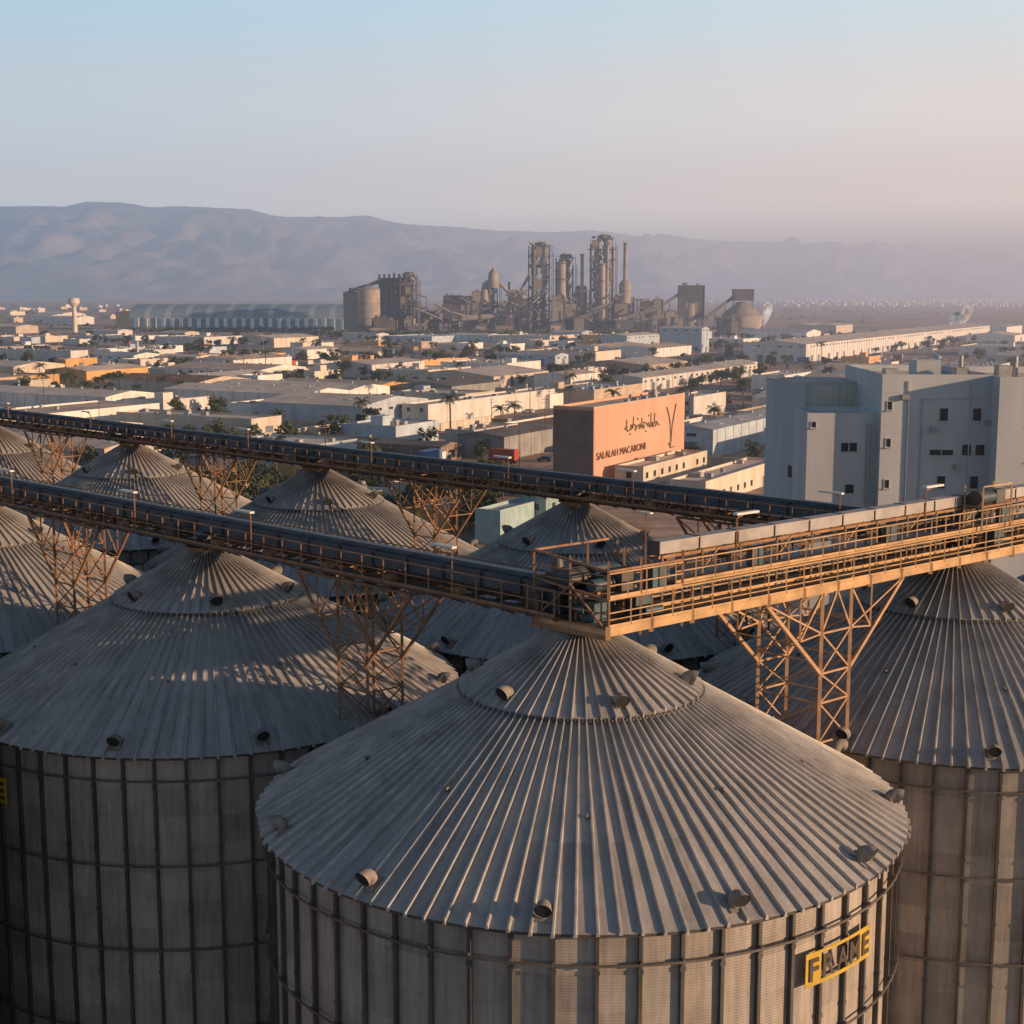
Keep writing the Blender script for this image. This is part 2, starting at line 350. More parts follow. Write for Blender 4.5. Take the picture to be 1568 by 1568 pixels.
def crossrail(A,L,a,o0,o1,z,mi,w=.05,h=1.1):
    for t in(0,.5,1): A.beam(L(a,o0+(o1-o0)*t,z),L(a,o0+(o1-o0)*t,z+h),w,mi)
    for k in(h,h*.52): A.beam(L(a,o0,z+k),L(a,o1,z+k),w,mi)
def lamp_post(A,L,a,o,z,mi,ml):
    A.beam(L(a,o,z),L(a,o,z+2.),.06,mi); A.beam(L(a,o,z+2.),L(a+.5,o,z+2.12),.05,mi)
    lbox(A,L,a-.15,a+1.3,o-.13,o+.13,z+2.12,z+2.22,ml)
def row_conveyor(start,length):
    L=Line(start,uh,-wh); A=MB(); z=DZ
    for o in(-.95,.75): A.beam(L(-1,o,z+.15),L(length,o,z+.15),.12,0,.34)
    A.beam(L(0,1.45,z+.28),L(length,1.45,z+.28),.06,0,.16)
    n=int(length/1.5)
    for i in range(n+1):
        a=i*1.5
        A.beam(L(a,-1.4,z+.2),L(a,1.5,z+.2),.1,0,.14)
        A.beam(L(a,.75,z-.1),L(a,1.45,z+.2),.06,0)
        A.beam(L(a,-.45,z+.3),L(a,-.45,z+.75),.08,0); A.beam(L(a,.35,z+.3),L(a,.35,z+.75),.08,0)
        if i%2==0: A.beam(L(a,-.95,z+.1),L(a+1.5,.75,z+.1),.06,0)
        if i%3==1: lbox(A,L,a-.25,a+.25,.9,1.35,z+.32,z+.62,1)
    lbox(A,L,0,length,.8,1.42,z+.27,z+.31,2)
    lbox(A,L,.3,length,-.5,.42,z+.72,z+1.32,3)
    lbox(A,L,.3,length,-.56,.48,z+1.323,z+1.40,3)
    lbox(A,L,.3,length,-.25,.2,z+1.403,z+1.62,3)
    lbox(A,L,.3,length,-1.25,-.85,z+.5,z+.62,4); A.cyl(L(0,-1.1,z+.75),L(length,-1.1,z+.75),.06,.06,8,4)
    k=int(length/2.4)
    for i in range(k):
        a=.5+i*2.4; lbox(A,L,a,a+.07,-.6,.52,z+.68,z+1.46,4)
    rail(A,L,0,length,1.47,z+.3,1,1.5); rail(A,L,0,length,-1.4,z+.3,1,3.)
    for i in range(int(length/13)):
        lamp_post(A,L,6+i*13.2+1.5*math.sin(i*2.),1.45,z+.3,1,5)
    for i in range(5):
        a=i*26.73
        if a<length:
            A.cyl(L(a,0,z-.35),L(a,0,z+.75),.28,.28,14,1)
            lbox(A,L,a-.45,a+.45,-.35,.3,z+.3,z+.6,4)
            lbox(A,L,a+1.,a+1.7,.85,1.35,z+.32,z+1.1,4); A.cyl(L(a-1.2,.95,z+.7),L(a-.5,.95,z+.7),.2,.2,12,6)
    return A.obj("chain_conveyor",[m_brown,m_rust,m_grate,m_blue,m_stiff,m_lamp,m_teal])
row_conveyor(C0,105); 
row_conveyor(C0+ww,125)
def gallery():
    L=Line(C0,wh,-uh); A=MB(); z=DZ; a0=-1.2; a1=62.
    RU,OC,GR,PA,TE,ST,LA,BL=range(8)
    for o in(-.95,1.0,2.6): A.beam(L(a0,o,z+.05),L(a1,o,z+.05),.14,OC,.34)
    lbox(A,L,a0,a1,1.1,2.52,z+.17,z+.21,GR); lbox(A,L,a0,a1,-.9,.9,z+.17,z+.21,GR)
    n=int((a1-a0)/2.4)
    for i in range(n+1):
        a=a0+i*2.4
        A.beam(L(a,-1.,z+.02),L(a,2.6,z+.02),.12,OC,.2)
        A.beam(L(a,2.6,z-.25),L(a,2.6,z+.3),.2,OC)
        A.beam(L(a,-.9,z),L(a+2.4,2.5,z),.07,RU)
    rail(A,L,a0,a1,2.66,z+.23,OC,1.2,.055,1.15)
    A.beam(L(a0,2.66,z+.55),L(a1,2.66,z+.55),.04,OC)
    rail(A,L,a0+3,a1,1.15,z+.23,OC,2.4,.05,1.)
    rail(A,L,a0,a1,-.95,z+.23,RU,2.4,.055,1.1)
    lbox(A,L,0,a1,-.55,.35,z+.45,z+1.1,BL)
    p0=3.2
    lbox(A,L,p0,a1,1.25,2.05,z+1.36,z+1.40,GR); A.beam(L(p0,2.05,z+1.3),L(a1,2.05,z+1.3),.06,OC,.14)
    rail(A,L,p0,a1,2.08,z+1.4,OC,1.2,.05,.95)
    lbox(A,L,p0,a1,.6,1.15,z+2.5,z+2.98,PA); lbox(A,L,p0,a1,.55,1.2,z+2.983,z+3.03,PA)
    i=0; a=p0
    while a<a1:
        lbox(A,L,a,a+.05,.55,1.2,z+2.44,z+3.06,ST)
        A.beam(L(a+.2,.6,z+.2),L(a+.2,.6,z+2.45),.08,RU); A.beam(L(a+.2,1.2,z+.2),L(a+.2,1.2,z+2.45),.08,OC)
        A.beam(L(a+.2,1.2,z+.9),L(a+.2,2.05,z+1.32),.05,OC)
        if i%2: A.beam(L(a+.2,1.2,z+1.6),L(a+1.2,1.2,z+2.4),.05,OC)
        if i%3==0: lbox(A,L,a+.6,a+1.1,.65,1.05,z+2.15,z+2.447,ST); A.cyl(L(a+.85,.85,z+1.1),L(a+.85,.85,z+2.2),.13,.13,10,ST)
        if i%4==2: lbox(A,L,a+.5,a+1.2,1.25,1.6,z+1.42,z+2.2,TE)
        i+=1; a+=2.45
    for o in(.65,1.12): A.beam(L(p0,o,z+2.36),L(a1,o,z+2.36),.09,RU,.13)
    A.cyl(L(p0,.2,z+1.7),L(a1,.2,z+1.7),.07,.07,8,ST); A.cyl(L(p0,.1,z+1.9),L(a1,.1,z+1.9),.05,.05,8,BL)
    def drive(a):
        A.cyl(L(a,.3,z+1.9),L(a+.9,.3,z+1.9),.36,.36,14,TE); A.cyl(L(a+.9,.3,z+1.9),L(a+1.15,.3,z+1.9),.4,.4,14,ST)
        lbox(A,L,a-.8,a,-.1,.7,z+1.3,z+2.3,TE)
        lbox(A,L,a-1.1,a+1.4,-.3,1.0,z+1.1,z+1.3,RU)
        for q in(-1,1.3):
            for o in(-.25,.95): A.beam(L(a+q,o,z+.2),L(a+q,o,z+1.2),.1,RU)
        lbox(A,L,a+.2,a+1.1,1.3,1.9,z+.25,z+1.3,TE)
        A.cyl(L(a-1.3,.1,z+.9),L(a-1.3,.9,z+.9),.5,.5,16,ST)
    drive(.9); drive(26.9); drive(53)
    lbox(A,L,25.2,27.8,1.3,2.3,z+2.5,z+2.6,RU); A.cyl(L(25.5,1.8,z+2.95),L(26.7,1.8,z+2.95),.36,.36,14,TE); lbox(A,L,26.7,27.5,1.45,2.15,z+2.6,z+3.3,ST); A.cyl(L(25.3,1.8,z+2.95),L(25.5,1.8,z+2.95),.42,.42,14,ST)
    for q in(25.2,27.8):
        for o in(1.3,2.3): A.beam(L(q,o,z+1.3),L(q,o,z+3.6),.08,OC)
    A.beam(L(25.2,2.3,z+3.6),L(27.8,2.3,z+3.6),.07,OC)
    for k in range(4): lamp_post(A,L,8+k*14,1.2,z+1.6,RU,LA)
    for (a,o) in((a0,-1.4),(a0,2.6),(a0,.6),(1.8,-1.4),(1.8,.6),(3.,2.6),(3.,-.9),(.6,2.6)):
        A.beam(L(a,o,z-.3),L(a,o,z+2.9),.1,RU)
    for zz_ in(z+1.75,z+2.9):
        for o in(-1.4,2.6):
            A.beam(L(a0,o,zz_-(.4 if o>0 else 0)),L(3.,o,zz_-(.4 if o>0 else 0)),.09,RU)
        A.beam(L(a0,-1.4,zz_),L(a0,2.6,zz_-.4),.09,RU)
    A.beam(L(a0,-1.4,z),L(a0,.6,z+1.7),.07,RU); A.beam(L(a0,.6,z+1.7),L(a0,2.6,z),.07,RU)
    lbox(A,L,a0-.1,2.4,-1.5,-.95,z-.35,z-.2,RU)
    lbox(A,L,a0-.06,a0,-1.45,2.6,z-.3,z+.2,RU)
    crossrail(A,L,a0-.02,-1.45,2.66,z+.2,RU); crossrail(A,L,a0+.02,-1.45,2.66,z+1.4,RU,.05,.9)
    rail(A,L,a0,3.,2.62,z+1.4,OC,1.,.05,1.0); lbox(A,L,a0,2.4,-1.45,1.,z+1.3,z+1.36,GR); lbox(A,L,a0,3.,1.8,2.6,z+1.3,z+1.36,GR)
    lbox(A,L,-.9,.3,-1.2,-.3,z+.3,z+1.2,BL); lbox(A,L,-.9,.9,-1.1,-.3,z+1.5,z+2.0,ST)
    A.cyl(L(-.9,.1,z+1.85),L(.5,.1,z+1.85),.42,.42,18,ST); A.cyl(L(-1.05,.1,z+1.85),L(-.9,.1,z+1.85),.5,.5,18,TE)
    A.cyl(L(-.6,-.7,z+2.0),L(-.6,-.7,z+2.6),.3,.2,12,ST); A.cyl(L(.4,-.7,z+2.),L(.4,-.7,z+2.35),.25,.25,12,TE)
    lbox(A,L,-.9,-.1,.9,1.6,z+.25,z+1.0,TE); A.cyl(L(-.7,1.2,z+1.65),L(.3,1.2,z+1.65),.27,.27,14,TE); A.cyl(L(.3,1.2,z+1.65),L(.42,1.2,z+1.65),.33,.33,14,ST)
    lbox(A,L,.5,1.2,1.,1.7,z+1.36,z+2.1,ST); lbox(A,L,1.5,2.3,1.9,2.4,z+1.36,z+2.3,TE)
    A.cyl(L(1.2,2.2,z+.5),L(2.2,2.2,z+.5),.2,.2,12,TE)
    for k in range(5): A.beam(L(-1+k*.8,-.2,z+.2),L(-1+k*.8,-.2,z+1.5),.06,RU); A.beam(L(-1+k*.8,.7,z+.2),L(-1+k*.8,.7,z+1.4),.06,RU)
    A.cyl(L(0,0,z-.5),L(0,0,z+.4),.4,.4,16,RU); A.cyl(L(26.7,0,z-.5),L(26.7,0,z+.4),.4,.4,16,RU)
    A.beam(L(2.6,1.,z+1.5),L(2.6,1.,z+4.3),.07,RU); lbox(A,L,2.5,2.7,.7,1.3,z+4.3,z+4.36,LA)
    return A.obj("conveyor_gallery",[m_rust,m_ochre,m_grate,m_pale,m_teal,m_stiff,m_lamp,m_blue])
gallery()
def tower(c,d,n,mi_mat,ztop=DZ-.05,off=0.,wd=1.0,flare=4.2,k_=1.):
    L=Line(c,d,n); A=MB(); zf=ztop-3.9; zb=EZ-3.5; hs=1.05
    for o in(off-wd,off+wd):
        for a in(-hs,hs):
            A.beam(L(a,o,zb),L(a,o,ztop),.13*k_,0)
        z=zb
        while z<zf-.1:
            z1=min(z+1.9,zf)
            A.beam(L(-hs,o,z),L(hs,o,z1),.06*k_,0); A.beam(L(hs,o,z),L(-hs,o,z1),.06*k_,0); A.beam(L(-hs,o,z1),L(hs,o,z1),.07*k_,0); z=z1
        for sg in(-1,1):
            A.beam(L(sg*hs,o,zf),L(sg*flare,o,ztop-.1),.13*k_,0)
            A.beam(L(sg*hs,o,zf+1.9),L(sg*flare,o,ztop-.1),.065*k_,0)
            A.beam(L(sg*hs,o,ztop-.1),L(sg*(hs+1.5),o,zf+1.75),.065*k_,0)
            A.beam(L(sg*(hs+1.5),o,zf+1.75),L(sg*(hs+1.55),o,ztop-.1),.065*k_,0)
            A.beam(L(sg*hs,o,zf+1.9),L(sg*(hs+1.5),o,zf+1.75),.06*k_,0)
        A.beam(L(-flare,o,ztop-.08),L(flare,o,ztop-.08),.13,0)
        A.beam(L(-hs,o,zf),L(hs,o,zf+1.9),.065*k_,0); A.beam(L(hs,o,zf),L(-hs,o,zf+1.9),.065*k_,0); A.beam(L(-hs,o,zf+1.9),L(hs,o,zf+1.9),.07*k_,0)
        A.beam(L(-hs,o,zf+1.9),L(0,o,ztop-.1),.065*k_,0); A.beam(L(hs,o,zf+1.9),L(0,o,ztop-.1),.065*k_,0)
    for a in(-hs,hs,-flare,flare,-hs-1.5,hs+1.5):
        if abs(a)>hs: A.beam(L(a,off-wd,ztop-.12),L(a,off+wd,ztop-.12),.09,0)
        else:
            z=zb
            while z<ztop-1:
                A.beam(L(a,off-wd,z),L(a,off+wd,z+1.9),.06,0); A.beam(L(a,off-wd,z+1.9),L(a,off+wd,z+1.9),.06,0); z+=1.9
    for a in(-flare,flare): A.beam(L(a*.62,off-wd,zf+1.75),L(a*.62,off+wd,zf+1.75),.06,0)
    A.obj("lattice_support_tower",[mi_mat])
for i in range(3): tower(C0+uu*(i+.5),uh,-wh,m_rust)
for i in range(4): tower(C0+ww+uu*(i+.5),uh,-wh,m_rust)
for j in range(2): tower(C0+ww*(j+.5),wh,-uh,m_rust2,off=.8,wd=1.7,flare=5.,k_=1.25)

# ------------------------------------------------------------------ setting materials
MW={'white':mat("wall_white",(.80,.76,.70),.8,amt=.25,scale=.25,stretch=(1,1,.3)),
 'cream':mat("wall_cream",(.72,.62,.50),.8,amt=.3,scale=.25,stretch=(1,1,.3)),
 'beige':mat("wall_beige",(.57,.44,.33),.8,amt=.3,scale=.25),
 'orange':mat("wall_orange",(.70,.40,.14),.8,amt=.25,scale=.2),
 'grey':mat("wall_grey",(.38,.37,.36),.8,amt=.35,scale=.25),
 'blue':mat("wall_bluewhite",(.50,.58,.64),.7,amt=.3,scale=.25),
 'brown':mat("wall_brown",(.30,.21,.17),.8,amt=.3,scale=.25),
 'pink':mat("wall_salmon",(.60,.35,.24),.8,amt=.18,scale=.12),
 'teal':mat("wall_teal",(.34,.47,.48),.7,amt=.3,scale=.4),
 'mill':mat("mill_wall",(.58,.60,.61),.8,amt=.25,scale=.12,stretch=(1,1,.25)),
 'mill_sunlit':mat("mill_wall_sunlit",(.78,.72,.60),.8,amt=.2,scale=.2,stretch=(1,1,.25))}  # lighter copy of the mill wall, sunlight put into its colour
MR={'light':mat("roof_light",(.72,.62,.53),.8,amt=.35,scale=.09),'dark':mat("roof_dark",(.19,.17,.16),.85,amt=.4,scale=.12),
 'beige':mat("roof_beige",(.60,.46,.36),.85,amt=.4,scale=.09),'metal':mat("roof_metal",(.45,.44,.44),.55,.1,amt=.4,scale=.12),
 'rustr':mat("roof_rust",(.32,.18,.11),.85,amt=.5,scale=.15)}
m_glass=mat("window_dark",(.035,.04,.045),.25,amt=.2)
m_door=mat("roller_door",(.18,.22,.26),.6,amt=.4,scale=.5)
m_trim=mat("trim_white",(.60,.57,.52),.7,amt=.3)
m_unit=mat("rooftop_unit",(.46,.45,.43),.6,.1,amt=.4,scale=1.)
ROT=math.atan2(-.483,.875)
def ab(X,Y): return (.875*X-.483*Y,.483*X+.875*Y)
def xy(a,b): return (.875*a+.483*b,-.483*a+.875*b)
foot=[]
def building(name,X,Y,w_,d_,h,wall='white',roof='light',style='flat',win=True,z0=0,dens=.82):
    A=MB(); a,b=ab(X,Y); foot.append((a-w_,a,b,b+d_))
    t=.25
    pr=.6 if style=='flat' else 0.
    A.bx(-w_,0,0,d_,0,h-pr,0)
    if style=='flat':
        A.bx(-w_,0,0,t,h-pr,h,0); A.bx(-w_,0,d_-t,d_,h-pr,h,0); A.bx(-w_,-w_+t,t,d_-t,h-pr,h,0); A.bx(-t,0,t,d_-t,h-pr,h,0)
        A.bx(-w_+t,-t,t,d_-t,h-pr,h-pr+.06,1)
        A.bx(-w_-.05,.05,-.05,t+.05,h,h+.08,4); A.bx(-t-.05,.05,t+.05,d_+.05,h,h+.08,4)
        for k in range(int(min(9,w_*d_/110))+1):
            s=U(.8,2.2)
            if w_>4 and d_>4:
                A.box((-U(1.6,w_-1.6),U(1.6,d_-1.6),h-pr+.5),(s,s*U(.6,1.2),U(.7,1.4)),5)
        if R()<.4 and w_>5 and d_>5:
            x_=-U(1.5,w_-1.5); y_=U(1.5,d_-1.5); A.cyl((x_,y_,h),(x_,y_,h+1.3),.7,.7,10,5); A.bx(x_-.6,x_+.6,y_-.6,y_+.6,h-pr,h,5)
        if w_>14 and d_>14 and R()<.5:
            x_=-U(4,w_-4); y_=U(4,d_-4); A.bx(x_-2,x_+2,y_-2.5,y_+2.5,h-pr,h+2.2,0)
    else:
        long_y=d_>=w_; span=w_ if long_y else d_; nb=max(1,round(span/30)); e=.35; rh=span/nb*.045+.4
        for q in range(nb):
            s0=span*q/nb; s1=span*(q+1)/nb; sm=(s0+s1)/2
            if long_y:
                f=lambda s,t_,z:(-w_+s,t_,z); ln_=d_
            else:
                f=lambda s,t_,z:(-w_+t_,s,z); ln_=w_
            E0=s0-(e if q==0 else 0); E1=s1+(e if q==nb-1 else 0)
            vs=[f(E0,-e,h),f(sm,-e,h+rh),f(E1,-e,h),f(E0,ln_+e,h),f(sm,ln_+e,h+rh),f(E1,ln_+e,h)]
            A.add(vs,[(0,1,4,3),(1,2,5,4),(0,3,5,2)],1)
            A.add([f(s0,-.02,h+.0),f(sm,-.02,h+rh-.05),f(s1,-.02,h+.0),f(s0,ln_+.02,h),f(sm,ln_+.02,h+rh-.05),f(s1,ln_+.02,h)],[(0,2,1),(3,4,5)],0)
            k=int(ln_/7)
            if (X*7+Y)%3<1:
              for j in range(k):
                for sd in(.25,.75):
                    ss=E0+(E1-E0)*sd; zz=h+rh*.5
                    if (j+q)%2: 
                        A.box(Vector(f(ss,(j+.5)*ln_/k,zz+.04)),(.9 if long_y else 2.6,2.6 if long_y else .9,.1),4)
            for j in range(max(1,int(ln_/14))):
                p_=Vector(f(sm,(j+.5)*ln_/max(1,int(ln_/14)),h+rh+.3)); A.cyl(p_-Vector((0,0,.5)),p_+Vector((0,0,.3)),.45,.45,8,5)
        for i in range(int(w_/6)): A.bx(-(i+.5)*6-.12,-(i+.5)*6+.12,-.14,-.003,0,h-.1,4)
        for i in range(int(d_/6)): A.bx(.003,.14,(i+.5)*6-.12,(i+.5)*6+.12,0,h-.1,4)
    if win:
        fl=max(1,int(h/3.4))
        for face,ln_ in(('s',w_),('e',d_)):
            if ln_<2.5: continue
            n=max(1,int(ln_/(4. if style=='flat' else 6.5)))
            if R()<.4: continue
            for fz in range(fl):
                for i in range(n):
                    if R()>dens: continue
                    c=(i+.5)*ln_/n; z=1.7+fz*3.3
                    if style!='flat': z=h-1.6
                    if z+.8>h-pr: continue
                    ww_=1.2 if style=='flat' else 2.6; hh=1.2 if style=='flat' else .8
                    if face=='s': A.bx(-c-ww_/2,-c+ww_/2,-.04,.1,z-hh/2,z+hh/2,2); A.bx(-c-ww_/2-.1,-c+ww_/2+.1,-.14,.1,z-hh/2-.14,z-hh/2-.002,4)
                    else: A.bx(-.1,.04,c-ww_/2,c+ww_/2,z-hh/2,z+hh/2,2); A.bx(-.1,.14,c-ww_/2-.1,c+ww_/2+.1,z-hh/2-.14,z-hh/2-.002,4)
                if style!='flat': break
            k=max(1,int(ln_/18))
            for i in range(k):
                c=(i+.35+.3*R())*ln_/k; dw=3.6 if h>5 and ln_>10 else 1.1; dh=min(4.,h*.6) if dw>2 else 2.2
                if style=='flat' and fl>1: dh=min(dh,2.6)
                if face=='s': A.bx(-c-dw/2,-c+dw/2,-.07,.1,.05,dh,3)
                else: A.bx(-.1,.07,c-dw/2,c+dw/2,.05,dh,3)
    return A.obj(name,[MW[wall],MR[roof],m_glass,m_door,m_trim,m_unit],None,(X,Y,z0),ROT)
pk=building("pasta_factory_building",16.8,300,9.35,49,19.3,'pink','beige','flat',False)
A=MB()
vs,fs=glyphs("SALALAH MACARONI",3.,.08)
xm=max(v[0] for v in vs)
A.add([(.1+v[2],1.2+v[0]*25./xm,8.3+v[1]*.72) for v in vs],fs,0)
def stroke(pts,w_=.28,mi=1):
    for p,q in zip(pts[:-1],pts[1:]): A.beam((.12,p[0],p[1]),(.12,q[0],q[1]),w_,mi,.12)
for j in range(7):
    y0=15+j*2.6; pts=[]
    for i in range(13):
        t=i/12; pts.append((y0+2.9*t+.5*math.sin(t*7+j),13.6+.6*math.sin(t*6.3*(1+.3*(j%2))+j*1.7)+.2*math.sin(j*2.)))
    stroke(pts,.34)
for (y,z0,z1) in((16,13.2,15.6),(19.5,13.4,16),(24,13.,15.4),(29,13.2,16.2),(31,13.4,15.9)): stroke([(y,z0),(y+.3,z1)],.28)
for (y,z) in((18,12.3),(22,15.3),(26.5,12.2),(28,15.6)): A.box((.12,y,z),(.12,.5,.4),1)
stroke([(38,16.8),(39.2,15),(40.2,12.8),(40.6,10),(40.4,7.2)],.3); stroke([(43.5,17.2),(42.4,15),(41.5,12.8),(41.1,10),(40.6,7.2)],.3)
stroke([(39.4,8.5),(40.5,7.2),(43,7.4)],.3)
A.bx(.02,.05,.15,.5,1,19,2)
for i in range(8): A.bx(.003,.02,6*i+.9,6*i+.98,.3,18.6,2)
A.obj("facade_lettering",[mat("letters_brown",(.16,.08,.05),.7),mat("letters_green",(.20,.17,.08),.7),MW['pink']],pk)
A=MB(); A.bx(-9.3,-.02,-.06,-.003,.2,18.6,0)  # darker brown sheet over the whole left face
for i in range(9): A.bx(-9.3+i*1.04,-9.24+i*1.04,-.1,-.062,.2,18.6,0)
A.obj("side_brown_sheet",[MW['brown']],pk)
BL=[("warehouse",-47,458,41,39,7.2,'blue','light','gable'),("warehouse",-18,368,50,10,4.,'brown','dark','gable'),
("warehouse",-75,420,52,14,6.5,'cream','light','flat'),("warehouse",-140,504,79,25,6.8,'white','light','gable'),
("office_building",-260,866,77,14,8.,'white','light','flat'),("warehouse",-58,584,53,39,4.2,'orange','beige','gable'),
("workshop_building",-27,470,10,89,6.8,'white','light','flat'),("warehouse",-24,584,26,40,5.3,'grey','dark','gable'),
("warehouse",56,629,19,145,6.,'white','light','gable'),("office_building",62,499,10,31,7.2,'white','light','flat'),
("workshop_building",52,377,12,55,7.5,'blue','metal','gable'),("arcade_building",27.2,301,6.5,36,6.9,'cream','light','flat'),
("arcade_building",39,292,8,46,5.,'cream','light','flat'),("kiosk_building",-50,333,7,4,3.5,'orange','light','flat'),
("warehouse",178,890,40,554,11,'white','light','gable'),("small_house",-47,782,8,47,6.,'orange','beige','flat'),
("small_house",-91,836,8,22,6,'orange','light','flat'),("small_house",-148,866,8,24,6,'orange','light','flat'),
("industrial_hall",133,1032,32,14,17,'blue','light','gable'),("industrial_hall",85,1089,21,59,10,'blue','light','gable'),
("warehouse",25,851,39,17,6,'blue','metal','gable'),("workshop_building",-119,499,18,24,6,'white','light','flat'),
("workshop_building",-109,629,11,17,7,'white','light','flat'),("workshop_building",-94,698,19,21,5,'cream','light','flat'),
("pump_house",-2,246,5,20,6,'teal','metal','flat'),("pump_house",6,256,4,6,7.5,'teal','metal','flat'),("warehouse",-2,373,14,27,6,'grey','dark','gable'),
("warehouse",-183,851,30,17,5,'cream','light','gable'),("warehouse",33,698,7,29,6,'white','light','flat'),
("warehouse",109,752,18,50,5,'white','light','gable'),("office_building",-199,591,19,17,7,'cream','light','flat'),
("warehouse",-219,851,30,22,6,'white','metal','gable'),("warehouse",-130,933,21,35,6,'white','light','gable'),
("workshop_building",117,629,15,37,7,'white','light','flat'),("workshop_building",-10,385,9,24,6.5,'cream','beige','flat'),
("workshop_building",14,541,11,11,5,'white','light','flat'),("warehouse",-451,1788,39,43,17,'orange','beige','gable'),
("warehouse",-98,350,46,22,5.5,'cream','light','gable'),("warehouse",90,430,26,60,7,'beige','light','flat'),("warehouse",-190,430,60,40,7,'white','light','gable'),
("warehouse",-8,640,44,52,6,'cream','light','gable'),("warehouse",-120,700,60,36,5.5,'white','beige','gable'),("warehouse",-40,700,30,40,5.5,'cream','light','flat')]
for b_ in BL: building(*b_)
roads_a=[(556,10),(745,10),(850,26),(1000,12)]
roads_b=[(-345,10,545,1250),(-460,10,330,1250),(-225,9,430,1250),(-640,10,400,1250)]
def free(r,pad=2.5):
    a0,a1,b0,b1=r
    for f in foot:
        if a0-pad<f[1] and a1+pad>f[0] and b0-pad<f[3] and b1+pad>f[2]: return False
    for b,wd in roads_a:
        if b0-4<b+wd/2 and b1+4>b-wd/2: return False
    for a,wd,s,e in roads_b:
        if a0-4<a+wd/2 and a1+4>a-wd/2 and b1>s and b0<e: return False
    return True
def infill(tries,limit,y0,y1,big,pad):
    c=0
    for k in range(tries):
        Y=U(y0,y1); X=U(-.44,.44)*Y
        if not big and Y>600 and noise.noise(Vector((X*.006,Y*.006,7.)))<.03: continue
        if Y<300 and (X<-80 or X>5): continue
        w_,d_=(U(26,75),U(30,80)) if big else (U(8,22),U(9,26))
        if big and k>tries*.6: w_*=.65; d_*=.65
        if Y<330: w_,d_=U(5,9),U(5,10)
        a,b=ab(X,Y)
        if 15<X<110 and Y<296: continue
        if not free((a-w_,a,b,b+d_),pad): continue
        h=U(5,7.4) if big else U(3.4,5.6)
        if Y<330: h=U(3,4.5)
        wl=random.choices(['white','cream','beige','blue','grey','orange','brown'],[9,5,2.,2,.4,1.2,.3])[0]
        rf=random.choices(['light','beige','metal','dark','rustr'],[7,3.,.9,.5,.3])[0]
        building('warehouse' if big else 'small_house',X,Y,w_,d_,h,wl,rf,'gable' if big and R()<.5 else 'flat',Y<900 and (not big or R()<.35),0,.55)
        c+=1
        if c>=limit: break
infill(1900,80,340,740,True,5)
infill(600,16,740,1250,True,18)
infill(700,18,240,620,False,4)
infill(1500,62,620,1300,False,10)

